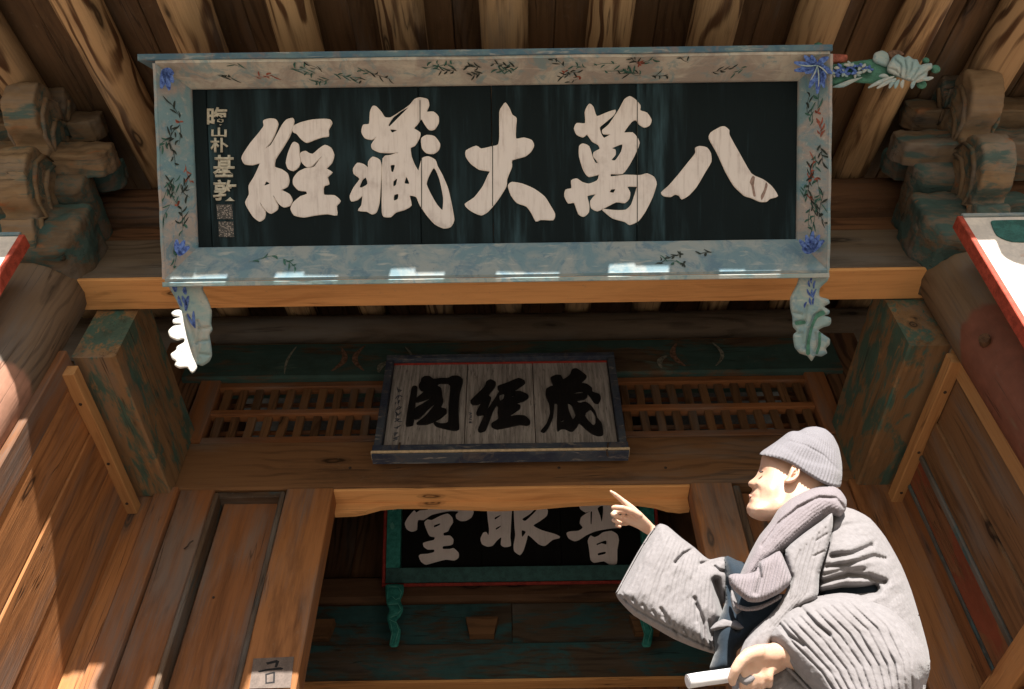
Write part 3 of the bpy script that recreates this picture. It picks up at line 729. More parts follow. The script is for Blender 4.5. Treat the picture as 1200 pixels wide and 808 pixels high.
def offset_loop(l, d):
    P = np.array(smooth_loop(l, 3)); t = np.roll(P, -1, 0)-np.roll(P, 1, 0); t /= np.linalg.norm(t, axis=1)[:, None]+1e-9
    A = np.sum(P[:, 0]*np.roll(P[:, 1], -1)-np.roll(P[:, 0], -1)*P[:, 1])
    n = np.stack([t[:, 1], -t[:, 0]], 1)*(1 if A > 0 else -1); return [tuple(q) for q in P+n*d]
for ch in chars1:
    for outer, holes in ch: extr('character_edge', [(offset_loop(outer, .55), [offset_loop(h, -.3) for h in holes])], S1map, 0, .0032, M['chedge'], s1, smooth_n=1)
    extr('character', ch, S1map, 0, .007, M['char'], s1)
# damp stains on the last stroke of the rightmost character
extr('stain', [(C4('905 485 920 490 915 540 925 600 912 600 900 540 890 520'), []), (C4('985 520 995 540 975 600 960 625 955 600 975 560'), [])], S1map, .0072, .0080, flat('damp_stain', (.24, .17, .15), .3, 60), s1)
# small inscription: five characters and two seals
for (xa, ya, yb) in ((746.5, 118, 264), (577.3, 168, 242), (492.4, 118, 146), (494.2, 186, 244)):
    extr('panel_seam', [([(xa-.45, ya), (xa+.45, ya), (xa+.5, yb), (xa-.4, yb)], [])], S1map, .0068, .0082, M['leafb'], s1, smooth_n=1)
def glyph(ch, box_, name, mapf, t, mat, parent, bold=.0):
    cu = bpy.data.curves.new(name, 'FONT'); cu.body = ch; cu.size = 1; cu.align_x = 'CENTER'; cu.offset = bold; cu.resolution_u = 3
    o = bpy.data.objects.new(name, cu); COL.objects.link(o)
    dg = bpy.context.evaluated_depsgraph_get(); me = bpy.data.meshes.new_from_object(o.evaluated_get(dg)); bpy.data.objects.remove(o)
    n = len(me.vertices)
    if n == 0: return None
    co = np.array([v.co[:] for v in me.vertices]); mn = co.min(0); mx = co.max(0); c = (mn+mx)/2; H = mx[1]-mn[1]; Wd = max(mx[0]-mn[0], .4)
    X = box_[0]+(co[:, 0]-mn[0])/(mx[0]-mn[0])*(box_[2]-box_[0]); Yp = box_[3]-(co[:, 1]-mn[1])/H*(box_[3]-box_[1])
    P, N = mapf(X, Yp); P = P+N*t
    me.vertices.foreach_set('co', P.ravel()); me.update()
    oo = link(name, me, mat, parent)
    md = oo.modifiers.new('solid', 'SOLIDIFY'); md.thickness = .004; md.offset = 0
    return oo
for ch, bx in (('晦', (243, 126, 267, 149)), ('山', (248, 150, 266, 161)), ('朴', (247, 162, 268, 179)), ('基', (250, 182, 276, 208)), ('敦', (250, 211, 278, 236))):
    glyph(ch, bx, 'small_character', S1map, .004, M['fontw'], s1, bold=.022)
for (a, b, c, d) in ((254, 240, 272, 257), (256, 260, 273.5, 278)):
    extr('seal_print', [([(a, b), (c, b), (c+1, d), (a+1, d)], [])], S1map, .0002, .003, M['seal'], s1, smooth_n=1)
# frame: four mitred rails sloping forward from the panel to their outer lip
o_ = onplane(np.array([176, 972, 969, 200.]), np.array([73, 66, 320, 324.]), S1_o+S1_n*.115, S1_n)
ox, oy = o_[:, 0], (o_-S1_o)@S1_up
OX0, OX1, OV0, OV1 = (ox[0]+ox[3])/2, (ox[1]+ox[2])/2, (oy[2]+oy[3])/2, (oy[0]+oy[1])/2
IL = [(X0, V1), (X1, V1), (X1, V0), (X0, V0)]; OL = [(OX0, OV1), (OX1, OV1), (OX1, OV0), (OX0, OV0)]
def rail(name, i, mat, hi=.118, lip=.012):
    j = (i+1) % 4; n = 24; V = []; F = []
    (ax, ay), (bx, by), (cx, cy), (dx, dy) = IL[i], IL[j], OL[i], OL[j]
    out = unit((( cx+dx)/2-(ax+bx)/2, (cy+dy)/2-(ay+by)/2))
    if i % 2 == 0: out = np.array([0, np.sign(out[1])])
    else: out = np.array([np.sign(out[0]), 0])
    for k in range(n+1):
        t = k/n; ux, uy = ax+(bx-ax)*t, ay+(by-ay)*t; wx, wy = cx+(dx-cx)*t, cy+(dy-cy)*t
        e = .0025*math.sin(t*23+i)+.0015*math.sin(t*51)
        ex, ey = wx+out[0]*lip, wy+out[1]*lip
        V += [S1(ux, uy, -.03), S1(ux, uy, .012+e*.5), S1(ux*.96+wx*.04, uy*.96+wy*.04, .020+e*.5), S1(ux*.04+wx*.96, uy*.04+wy*.96, hi-.002+e), S1(wx, wy, hi+.004+e), S1(ex, ey, hi+.002+e), S1(ex, ey, -.03)]
    for k in range(n):
        for m in range(7):
            a = k*7+m; b = k*7+(m+1) % 7; F.append((a, b, b+7, a+7))
    F.append(tuple(range(7))); F.append(tuple(n*7+m for m in range(7)))
    o = mesh(name, V, F, mat, s1); clean(o.data); return o
rail('frame_rail', 0, M['fcream'])['label'] = 'cream top rail with green sprigs'
rail('frame_rail', 1, M['fside'])
rail('frame_rail', 2, M['fblue'])['label'] = 'faded blue bottom rail'
rail('frame_rail', 3, M['fside'])
local_box('frame_cap', OX0-.075, OX1+.01, OV1+.013, OV1+.040, -.05, .125, M['fedge'], s1, S1)
local_box('frame_lip', OX0-.012, OX1+.01, OV0-.034, OV0-.0135, -.03, .124, M['palecarve'], s1, S1)
# painted sprigs: real thin strokes on the sloping rails
def railpt(i, t, w):           # t along, w across 0 inner .. 1 outer
    j = (i+1) % 4; (ax, ay), (bx, by), (cx, cy), (dx, dy) = IL[i], IL[j], OL[i], OL[j]
    ux, uy = ax+(bx-ax)*t, ay+(by-ay)*t; wx, wy = cx+(dx-cx)*t, cy+(dy-cy)*t
    return ux+(wx-ux)*w, uy+(wy-uy)*w, .014+w*.108
def sprigs(i, spans, mats, count, seed, name='painted_sprigs'):
    rnd = random.Random(seed); groups = {m: ([], []) for m in mats}
    L = math.dist(IL[i], IL[(i+1) % 4])
    def put(k, t0, w0, poly):
        V, F = groups[k]; b = len(V)
        for (x, y) in poly:
            p = railpt(i, min(.995, max(.005, t0+x/L)), min(.97, max(.03, w0+y/.13)))
            V.append(S1(p[0], p[1], p[2]+.0035))
        F.append(tuple(range(b, b+len(poly))))
    for (ta, tb, dens) in spans:
        for _ in range(int(count*dens*(tb-ta)/4.2)):
            t0 = rnd.uniform(ta, tb); w0 = rnd.uniform(.25, .75); an = rnd.gauss(0, .35)+(math.pi if rnd.random() < .5 else 0); ln = rnd.uniform(.05, .11)
            k = rnd.choices(mats, weights=[5, 4, .5][:len(mats)])[0]
            put(k, t0, w0, stroke_poly(0, 0, ln*math.cos(an), ln*math.sin(an), .0011, rnd.uniform(-.01, .01)))
            nl = rnd.randint(3, 6)
            for q in range(nl):
                f = (q+.4)/nl; a2 = an+(.65 if q % 2 else -.65)+rnd.gauss(0, .2); l2 = rnd.uniform(.018, .036)
                x0, y0 = ln*f*math.cos(an), ln*f*math.sin(an)
                put(k, t0, w0, stroke_poly(x0, y0, x0+l2*math.cos(a2), y0+l2*math.sin(a2), rnd.uniform(.0022, .0042), rnd.uniform(-.004, .004)))
            if rnd.random() < .18:
                for q in range(4):
                    a2 = rnd.uniform(0, 6.28); put(mats[-1], t0, w0, stroke_poly(0, 0, .016*math.cos(a2), .016*math.sin(a2), .0035, .001))
    for k, (V, F) in groups.items():
        if V: tag(mesh(name, V, F, M[k], s1), kind='stuff')
sprigs(0, [(.05, .13, .9), (.18, .33, 1.3), (.38, .56, 1.1), (.60, .82, 1.5), (.84, .92, .6)], ['leafb', 'leaf', 'redst'], 190, 3)
sprigs(1, [(.22, .80, 1)], ['leaf', 'leafb', 'redst'], 130, 5)
sprigs(2, [(.05, .95, .5)], ['leaf', 'leafb'], 60, 8)
sprigs(3, [(.12, .8, 1)], ['leaf', 'leafb', 'redst'], 110, 9)
def petals(cx, cy, spec, n, mat='blue', name='painted_flower'):
    V = []; F = []
    for (an, ln, w) in spec:
        poly = stroke_poly(0, 0, ln*math.cos(an), ln*math.sin(an), w, .004); b = len(V)
        for (x, y) in poly: V.append(S1(cx+x, cy+y, n))
        F.append(tuple(range(b, b+len(poly))))
    return mesh(name, V, F, M[mat], s1)
def onrail(px, py): 
    P = onplane(np.array([float(px)]), np.array([float(py)]), S1_o+S1_n*.08, S1_n)[0]; return P[0], float((P-S1_o)@S1_up)
cx, cy = onrail(953, 80)
petals(cx, cy, [(a, l, .0125) for a, l in ((3.0, .10), (3.35, .10), (2.5, .07), (3.7, .06), (2.1, .05), (.6, .06), (-.5, .075), (-1.0, .07), (-1.55, .12), (-1.9, .10), (-1.25, .10), (-.1, .03))], .128)
petals(cx, cy, [(a, l, .003) for a, l in ((3.1, .08), (-1.5, .09), (-.7, .06), (-2.0, .07))], .130, 'palecarve')
cx, cy = onrail(948, 296)
petals(cx, cy, [(a, l, .0125) for a, l in ((1.57, .09), (1.2, .08), (1.95, .08), (2.4, .08), (.8, .07), (2.8, .05))], .128)
cx, cy = onrail(196, 85)
petals(cx, cy, [(a, l, .014) for a, l in ((-.9, .07), (-1.3, .09), (-1.7, .08), (-.4, .05))], .128)
cx, cy = onrail(215, 300)
petals(cx, cy, [(a, l, .013) for a, l in ((1.2, .07), (1.7, .07), (.7, .06))], .128)

# hanging carved brackets below the board (they face like the board, their fronts stand upright)
def s1d(off):
    def f(px, py):
        r = ray(px, py); return ((S1_o+S1_n*off)@S1_n)/(r@S1_n)
    return f
Bz = lambda t: Zp(900, 230, 4.04, t)
def det_r(P):
    s = np.zeros(len(P))
    for l, w in ((Bz('250 545 215 570 190 640 180 720'), 1.6), (Bz('110 550 160 560'), 1.5), (Bz('120 600 170 590'), 1.2), (Bz('125 655 160 650 170 700'), 1.5), (Bz('225 650 235 700 215 750'), 1.4), (Bz('185 520 175 600'), 1.4)):
        s += crease(P, l, w, .010)
    return s
rb = inflate('hanging_bracket', Bz('140 338 200 338 285 334 286 395 262 420 245 440 245 475 285 488 292 508 266 524 292 542 288 560 268 566 296 576 299 598 290 614 262 622 240 636 262 655 292 676 292 704 274 722 280 745 252 760 225 757 206 782 185 757 150 745 125 715 118 660 134 640 117 618 115 575 105 530 105 480 135 420 146 380'), s1d(.06), .012, M['palecarve'], s1, R=3.0, g=1.6, edge=.022, detail=det_r, blur=1)
rb['label'] = 'right bracket, blue and green with scrolled edge'
extr('painted_scroll', [(Bz('248 540 215 555 190 610 172 680 168 745 185 745 185 690 200 620 222 575 256 558'), []), (Bz('118 592 160 588 165 602 120 608'), []), (Bz('226 645 236 645 236 700 222 745 212 740 224 700'), [])], planemap(S1_o+S1_n*.06, S1_n), .0352, .0368, M['greencarve'], s1)
pe = []
for (x, y, a, l) in ((195, 380, 95, 34), (180, 400, 80, 30), (210, 400, 100, 38), (172, 440, 60, 40), (195, 440, 85, 42), (215, 440, 110, 40), (185, 480, 80, 36), (205, 480, 100, 34), (232, 350, 90, 26), (205, 350, 92, 24), (170, 500, 110, 30)):
    pe.append((Zp(900, 230, 4.04, ' '.join('%f %f' % p for p in stroke_poly(x, y, x+l*math.cos(math.radians(a)), y+l*math.sin(math.radians(a)), 5, 3))), []))
extr('painted_petals', pe, planemap(S1_o+S1_n*.06, S1_n), .0352, .0364, M['blue'], s1, smooth_n=1)
Gz = lambda t: Zp(160, 320, 6.733, t)
def det_l(P):
    s = np.zeros(len(P))
    for l, w in ((Gz('480 380 500 450 480 560 490 700'), 1.6), (Gz('490 440 590 430'), 1.5), (Gz('490 540 590 530'), 1.2), (Gz('400 340 440 440 470 560'), 1.6), (Gz('500 640 590 650'), 1.4)):
        s += crease(P, l, w, .010)
    return s
lb = inflate('hanging_bracket', Gz('250 35 400 38 530 40 525 130 560 200 595 300 590 400 600 450 578 495 592 580 596 650 575 700 520 735 482 724 466 742 440 650 400 520 375 420 350 300 300 190 255 110'), s1d(.06), .012, M['palecarve'], s1, R=3.0, g=1.6, edge=.018, detail=det_l, blur=1)
lb['label'] = 'left bracket, pale blue with a sunlit scalloped front'
pe = []
for (x, y, a, l, w) in ((320, 40, 85, 110, 22), (400, 110, 80, 60, 16), (380, 180, 60, 90, 14), (430, 180, 100, 120, 16), (470, 300, 85, 130, 12), (350, 180, 70, 90, 12), (420, 320, 60, 130, 10)):
    pe.append((Zp(160, 320, 6.733, ' '.join('%f %f' % p for p in stroke_poly(x, y, x+l*math.cos(math.radians(a)), y+l*math.sin(math.radians(a)), w, 5))), []))
extr('painted_petals', pe, planemap(S1_o+S1_n*.06, S1_n), .0312, .0326, M['blue'], s1, smooth_n=1)
def frontd(px, py):
    r = ray(px, py); Y = 2.24+(px-215)*.0006; return Y/r[:, 1]
fl = inflate('bracket_scallops', Gz('355 300 310 293 275 315 290 345 340 350 288 368 290 402 350 410 290 420 250 460 265 510 320 535 372 522 374 548 320 580 310 610 270 640 280 680 310 700 300 730 340 755 400 750 435 792 460 780 478 740 440 650 400 520 378 420'), frontd, .014, M['sunlitcarve'], s1, R=2.5, g=1.5, edge=.016, blur=1,
             detail=lambda P: crease(P, Gz('350 415 380 540'), 1.4, .012)+crease(P, Gz('375 545 400 640 440 780'), 1.4, .010)+crease(P, Gz('300 600 370 640'), 1.4, .010))
fl['label'] = 'scalloped front edge of the left bracket, sunlight painted white'
# carved flower wing at the top right corner
Wz = lambda t: Zp(960, 40, 8, t)
def wd(off):
    def f(px, py):
        r = ray(px, py); n = unit((-.0, -.75, -.66)); o = S1(OX1, OV1, .03); return ((o+n*off)@n)/(r@n)
    return f
wing = bpy.data.objects.new('corner_wing', None); COL.objects.link(wing); wing.parent = s1; wing.matrix_parent_inverse = Matrix.Translation(s1.location).inverted(); wing.location = tuple(S1(OX1, OV1, .03))
def wp(name, t, off, T, mat, **k):
    o = inflate(name, Wz(t), wd(off), T, mat, wing, g=1.5, edge=.006, blur=1, **k); o.matrix_parent_inverse = Matrix.Translation(wing.location).inverted(); return o
wp('stem', '100 300 250 270 470 240 580 240 680 300 740 400 640 430 520 465 380 460 250 450 120 490 100 420', .0, .012, M['greencarve'], R=4)
wp('red_backing', '90 190 260 195 258 250 200 270 90 265', -.01, .006, M['redst'], R=3)
wp('red_backing', '640 165 740 150 800 190 700 230 650 215', -.03, .006, M['swirlredst'], R=3)
wp('leaf', '120 500 180 470 300 425 410 405 330 450 230 500 160 505', .02, .006, M['palecarve'], R=2)
rw = random.Random(2)
for (x, y) in ((190, 320), (290, 300), (400, 310), (240, 370), (350, 365), (450, 330), (150, 370)):
    for q in range(6):
        a = q*1.047+rw.uniform(-.3, .3); l = rw.uniform(45, 66)
        wp('petal', ' '.join('%f %f' % p for p in stroke_poly(x, y, x+l*math.cos(a), y+l*.8*math.sin(a), 15, 4)), .022+rw.uniform(0, .012), .004, M['blue'] if rw.random() < .62 else M['palecarve'], R=2)
wp('bud', '500 240 520 180 590 155 645 185 660 250 640 310 590 300 520 270', .015, .012, M['palecarve'], R=4)
wp('cloud', '640 300 690 220 740 190 800 220 840 205 880 235 920 240 945 290 990 280 1055 275 1060 320 1020 350 1010 400 980 440 900 460 800 430 700 390 640 360', .035, .02, M['palecarve'], R=3, detail=lambda P: sum(crease(P, Wz(l), .9, .012) for l in ('700 230 770 290 760 400', '800 220 820 330 800 420', '880 240 860 340 800 430', '945 290 900 380 850 440', '1010 350 930 400 880 450', '650 320 720 340 760 390')))
for (a, b, c, d) in ((700, 400, 460, 505), (720, 420, 540, 510), (720, 420, 655, 510), (750, 430, 710, 512), (790, 430, 775, 510), (900, 440, 865, 512), (950, 420, 1070, 410), (650, 400, 560, 395)):
    wp('feather', ' '.join('%f %f' % p for p in stroke_poly(a, b, c, d, 20, 6)), .05, .006, M['palecarve'], R=2)
for (x, y, r) in ((1090, 330, 48), (960, 475, 50), (1000, 250, 35)):
    wp('green_ball', ' '.join('%f %f' % (x+r*math.cos(a), y+r*.85*math.sin(a)) for a in np.linspace(0, 6.28, 9)[:-1]), .0, .014, M['greencarve'], R=5)
wp('green_ball', ' '.join('%f %f' % (-8+48*math.cos(a), 118+40*math.sin(a)) for a in np.linspace(0, 6.28, 9)[:-1]), -.05, .014, M['greencarve'], R=5)

# ---- middle signboard on the lintel
Y2 = 3.70
s2 = thing('middle_signboard', 'mid sized signboard of grey weathered planks with three black characters, hung over the doorway', 'signboard', (0, Y2, 3.37))
S2map = planemap((0, Y2, 0), (0, -1, 0))
def S2(x, z, n): return np.array([x, Y2-n, z])
c2 = onY(np.array([462, 712, 724, 448.]), np.array([427, 424, 524, 527.]), Y2)
A0, A1 = (c2[0, 0]+c2[3, 0])/2, (c2[1, 0]+c2[2, 0])/2; B0, B1 = (c2[2, 2]+c2[3, 2])/2, (c2[0, 2]+c2[1, 2])/2
xs = [A0] + [float(onY(np.array([p]), np.array([475.]), Y2)[0, 0]) for p in (546., 626.)] + [A1]
for a, b in zip(xs[:-1], xs[1:]): local_box('panel_board', a+.002, b-.002, B0, B1, -.03, .0, M['panelgrey'], s2, S2)
D1 = lambda t: Zp(460, 430, 8, t); D2 = lambda t: Zp(590, 430, 8, t)
chars2 = [
 [(D1('185 200 215 190 235 205 225 290 210 400 200 520 190 555 140 565 125 550 140 430 165 290'), []),
  (D1('270 125 300 100 350 100 385 125 450 118 520 118 560 97 620 97 660 130 655 170 630 260 620 400 622 520 625 590 580 605 500 590 410 565 385 535 400 525 450 542 520 530 525 400 540 180 470 165 440 165 420 185 460 215 468 290 478 330 455 390 500 405 508 440 450 490 380 525 330 545 260 550 225 540 300 480 370 400 402 348 330 410 250 490 200 495 215 400 280 360 382 293 300 320 225 340 220 310 300 240 265 230 245 190 265 150'), [D1('290 160 320 155 300 170')])],
 [(D1('880 150 920 130 968 155 960 200 900 275 925 300 905 360 890 410 945 330 985 265 1000 240 985 215 990 190 1060 165 1180 118 1235 140 1240 165 1170 215 1135 240 1200 240 1265 270 1275 295 1230 330 1160 350 1200 375 1190 405 1120 450 1100 475 1170 465 1240 470 1285 510 1290 540 1260 558 1190 550 1100 570 980 592 930 570 930 540 990 500 985 440 990 390 975 370 940 430 900 540 870 605 820 620 800 600 830 530 860 460 800 465 785 440 830 350 800 360 750 362 730 330 800 260 860 200'), [D1('1005 270 1045 262 1040 310 1010 330 1000 300'), D1('1110 290 1145 265 1130 295')])],
 [(D2('440 115 490 88 540 92 560 130 620 90 640 40 680 25 730 55 778 95 770 120 725 160 780 172 830 210 835 245 900 270 912 310 890 350 850 345 820 300 790 262 785 290 750 315 680 325 700 345 720 350 770 340 820 375 860 430 880 490 920 540 935 640 890 655 830 635 770 590 710 535 690 570 650 610 620 610 580 590 540 590 505 610 500 520 505 360 480 350 475 400 465 480 430 560 390 620 350 612 400 550 435 450 425 350 415 325 395 270 400 220 440 195 465 185'),
    [D2('665 248 720 240 780 252 700 262 660 262'), D2('605 350 640 370 675 460 650 505 620 440 608 400'), D2('780 430 820 410 860 470 860 540 840 560 790 510 765 470'), D2('535 520 560 505 560 525 540 530')])]]
for ch in chars2: extr('character', ch, S2map, 0, .012, M['charblack'], s2)
# faint worn marks of the side inscription
fm = []
rnd = random.Random(4)
for k in range(9):
    px = 467.5-k*.5; py = 456+k*7.2
    for q in range(4):
        a = rnd.uniform(-.4, .4)+(1.57 if rnd.random() < .4 else 0); l = rnd.uniform(3, 6.5)
        fm.append((stroke_poly(px+rnd.uniform(-3, 2), py+rnd.uniform(-3, 3), px+rnd.uniform(-3, 2)+l*math.cos(a), py+l*math.sin(a), .6, .4), []))
for k in range(3):
    for q in range(3):
        fm.append((stroke_poly(550+rnd.uniform(-1, 1), 484+k*5+q, 553, 484+k*5+q+rnd.uniform(-1.5, 1.5), .5, .2), []))
extr('worn_inscription', fm, S2map, .0002, .0012, flat('worn_ink', (.075, .085, .11), .4, 60), s2, smooth_n=1)
for (x0, x1, z0, z1) in ((A0-.045, A1+.045, B1+.002, B1+.04), (A0-.05, A1+.05, B0-.045, B0-.002)):
    local_box('frame_rail', x0, x1, z0, z1, -.04, .045, M['edge2'], s2, S2)
local_box('frame_rail', A0-.045, A0-.002, B0, B1, -.04, .04, M['edge2'], s2, S2)
local_box('frame_rail', A1+.002, A1+.045, B0, B1, -.04, .04, M['edge2'], s2, S2)
local_box('inner_bead', A0, A1, B1-.010, B1-.0005, -.02, .012, M['red3'], s2, S2)
local_box('cream_bead', A0-.055, A1+.055, B0-.060, B0-.047, -.02, .048, M['cream'], s2, S2)
local_box('base_moulding', A0-.05, A1+.05, B0-.072, B0-.062, -.04, .040, M['edge2'], s2, S2)
for px in (467, 712):
    p = onY(np.array([px]), np.array([528.]), Y2-.05)[0]
    log('iron_nail', (p[0], Y2-.02, p[2]-.02), (p[0]+.004, Y2-.06, p[2]+.05), .006, M['iron'], s2, n=3)

# ---- inner signboard seen through the doorway
L3 = R_(32); S3_up = np.array([0, -math.sin(L3), math.cos(L3)]); S3_n = np.array([0, -math.cos(L3), -math.sin(L3)])
S3_o = np.array([0, 5.46, 3.84])
s3 = thing('inner_signboard', 'black signboard with pale characters in a turquoise frame, seen through the doorway', 'signboard', tuple(S3_o))
S3map = planemap(S3_o, S3_n)
def S3(x, v, n): return S3_o+np.array([1., 0, 0])*x+S3_up*v+S3_n*n
c3 = onplane(np.array([470., 752.]), np.array([668., 660.]), S3_o, S3_n); W0, W1 = c3[0, 0], c3[1, 0]; K0 = float(((c3-S3_o)@S3_up).mean()); K1 = K0+.86
nb = 3
for k in range(nb): local_box('panel_board', W0+(W1-W0)*k/nb+.001, W0+(W1-W0)*(k+1)/nb-.001, K0, K1, -.03, 0, M['panelblack3'], s3, S3)
E1 = lambda t: Zp(460, 580, 8, t); E2 = lambda t: Zp(600, 580, 8, t)
chars3 = [
 [(E1('205 150 225 170 260 150 330 143 340 120 250 100 190 20 240 -20 330 60 360 100 378 -70 450 -80 470 60 540 40 600 -40 680 -20 700 60 745 135 762 165 740 215 690 245 640 248 600 225 595 190 620 160 540 155 450 170 370 190 330 215 290 240 240 240 230 330 180 348 135 325 118 270 150 210'), []),
  (E1('300 265 330 235 370 240 450 200 520 180 560 215 568 260 540 305 520 345 480 360 485 385 540 385 572 420 565 465 530 478 475 485 475 510 540 510 575 503 620 545 620 590 580 618 500 610 400 635 315 658 270 630 248 580 265 560 330 555 390 540 390 515 330 515 295 490 288 455 330 440 390 425 395 400 350 390 320 330'), [E1('390 290 445 270 445 285 395 308')])],
 [(E1('890 -40 1115 -60 1110 300 1105 400 1110 480 1050 492 1015 470 1020 400 980 430 940 478 890 488 840 465 825 415 850 360 880 352 900 380 905 320 890 200'), [E1('960 215 1015 190 1005 205 962 235'), E1('970 315 1015 290 1010 305 972 330'), E1('960 110 1015 90 1010 105 965 130')]),
  (E2('30 -60 270 -60 270 60 250 100 170 180 100 225 105 243 130 245 200 180 250 125 300 100 335 150 325 200 260 250 200 292 280 335 400 370 450 395 440 410 380 425 310 480 250 465 155 380 140 420 110 520 75 568 20 530 15 470 30 380 20 250'), [E2('92 335 130 350 95 398'), E2('90 20 190 10 190 40 95 60')])],
 [(E2('640 60 700 50 720 -40 780 -60 800 30 860 30 900 -60 960 -30 950 60 1000 110 1010 300 950 315 880 325 780 345 700 380 630 425 585 437 530 410 510 360 550 345 620 340 662 310 635 270 645 215 690 180 745 150 690 168 640 135 630 100'), [E2('800 130 852 105 850 200 838 258 825 200'), E2('735 170 750 160 745 275 735 270')]),
  (E2('735 385 770 400 810 385 850 355 930 342 985 375 1000 430 985 520 980 650 910 655 860 625 770 640 735 610 720 500 710 430'), [E2('795 460 880 430 882 468 838 458 795 475'), E2('805 550 875 535 872 555 808 570')])]]
for ch in chars3: extr('character', ch, S3map, 0, .02, M['char3'], s3)
local_box('frame_rail', W0-.105, W1+.105, K0-.11, K0-.001, -.03, .06, flat('dull_turquoise_rail', (.04, .11, .11), .25, 20), s3, S3)
local_box('frame_rail', W0-.105, W0-.001, K0-.0, K1, -.03, .062, M['teal3'], s3, S3)
local_box('frame_rail', W1+.001, W1+.105, K0-.0, K1, -.03, .062, M['teal3'], s3, S3)
local_box('frame_rail', W0-.105, W1+.105, K1+.001, K1+.1, -.03, .06, M['teal3'], s3, S3)
local_box('red_edge', W0-.13, W1+.13, K0-.135, K0-.112, -.03, .07, M['red3'], s3, S3)
local_box('red_edge', W0-.13, W0-.107, K0-.11, K1, -.03, .07, M['red3'], s3, S3)
local_box('red_edge', W1+.107, W1+.13, K0-.11, K1, -.03, .07, M['red3'], s3, S3)
def d3(px, py):
    r = ray(px, py); return (S3_o[1]-.02)/r[:, 1]
for dx, lab in ((0, 'left curled turquoise bracket'), (296, 'right curled turquoise bracket')):
    Hz = lambda t: Zp(430+dx, 580, 4.04, t)
    def dh(P):
        s = np.zeros(len(P))
        for l in ('110 440 150 440 165 470 150 500 120 480', '100 520 150 520 165 550 120 580', '115 590 145 610 150 640 130 700', '105 430 100 500'): s += crease(P, Hz(l), .9, .010)
        return s
    o = inflate('curled_bracket', Hz('92 425 172 425 172 470 160 500 172 540 160 575 140 600 160 640 155 690 145 720 115 722 105 705 115 660 100 610 95 580 105 545 92 510 88 460'), d3, .012, M['teal3'], s3, R=2.5, g=1.2, edge=.02, detail=dh, blur=1); o['label'] = lab
    ls = []
    for l in ('106 432 150 438 165 462 156 490 136 498 118 482', '100 520 148 516 164 545 140 572 112 582', '106 590 140 606 152 640 134 704', '112 600 122 650 112 704'):
        p = Hz(l)
        for a, b in zip(p[:-1], p[1:]): ls.append((stroke_poly(*a, *b, .35, .3), []))
    extr('scroll_line', ls, planemap((0, S3_o[1]-.055, 0), (0, -1, 0)), 0, .002, M['teal3l'], s3, smooth_n=1)
fs = []
for q in range(9):
    a = 1.57+(q-4)*.22; fs.append((stroke_poly(460, 600-q*.2, 460+3.5*math.cos(a), 600-9*math.sin(a), .5, .5), [])); fs.append((stroke_poly(460, 612, 460+3.5*math.cos(a), 612+9*math.sin(a), .5, .5), []))
tag(extr('painted_tassel', fs, planemap(S3_o+S3_n*.062, S3_n), .0005, .0015, M['teal3l'], s3, smooth_n=1), kind='stuff')

# ================================================================== COUPLET BOARDS ON THE COLUMNS
def couplet(s, xin, ztop, label):
    t = thing('couplet_board', label, 'board', (s*(xin+.19), 2.38, .9), 'couplet boards hung on the front columns')
    lean = R_(4.6); up = np.array([0, -math.sin(lean), math.cos(lean)]); n = np.array([0, -math.cos(lean), -math.sin(lean)])
    o = np.array([0, 2.40, .9])
    def S(x, v, k): return o+np.array([1., 0, 0])*x*s+up*v+n*k
    H = ztop-.9
    local_box('board_face', xin+.022, xin+.40, 0, H-.002, -.02, .028, M['white'], t, S)
    local_box('red_edge', xin-.004, xin+.0215, 0, H, -.03, .036, M['red'], t, S)
    local_box('red_edge', xin+.4005, xin+.426, 0, H, -.03, .036, M['red'], t, S)
    local_box('grey_cap', xin+.0225, xin+.40, H+.0, H+.02, -.03, .036, M['fblue'], t, S)
    loop = [(xin+.13, H-.05), (xin+.15, H-.035), (xin+.30, H-.035), (xin+.34, H-.06), (xin+.34, H-.17), (xin+.30, H-.19), (xin+.17, H-.185), (xin+.12, H-.14)]
    def mp(x, v): return np.array([S(a, b, 0) for a, b in zip(x, v)]), np.broadcast_to(n, (len(x), 3))
    extr('green_crest', [(loop, [])], mp, .0285, .034, M['darkgreen'], t)
    blot = []
    r2 = random.Random(11)
    for k in range(9):
        cx, cy = xin+r2.uniform(.08, .34), H-.28-.27*k; blot.append((stroke_poly(cx-.03, cy, cx+.04, cy+r2.uniform(-.02, .02), .012, .008), []))
    extr('faded_writing', blot, mp, .0285, .0292, flat('faded_pink_writing', (.60, .50, .44), .08, 30), t)
    return t
couplet(1, 2.03, 3.37, 'white board with red edges and dark green crest hung on the right front column')
couplet(-1, 2.19, 3.33, 'white board with red edges hung on the sunlit left front column')

# paper label on the left door jamb
lbl = thing('paper_label', 'small brown paper label with one brush written syllable stuck on the left door jamb', 'label', tuple(onY(np.array([320.]), np.array([795.]), 3.79)[0]))
JM = planemap((0, 3.792, 0), (0, -1, 0))
Jz = lambda t: Zp(270, 750, 9.23, t)
extr('label_paper', [(Jz('250 205 690 185 650 520 205 530'), [])], JM, .0005, .002, flat('brown_label_paper', (.13, .10, .085), .2, 20), lbl, smooth_n=1)
extr('syllable', [(Jz('385 250 500 222 530 235 505 300 480 300 492 250 400 272'), []), (Jz('300 342 400 318 540 300 575 312 560 325 400 338 310 355'), []), (Jz('378 372 470 350 486 352 480 470 380 480'), [Jz('395 385 465 366 462 455 394 464')])], JM, .0022, .003, M['charblack'], lbl, smooth_n=1)

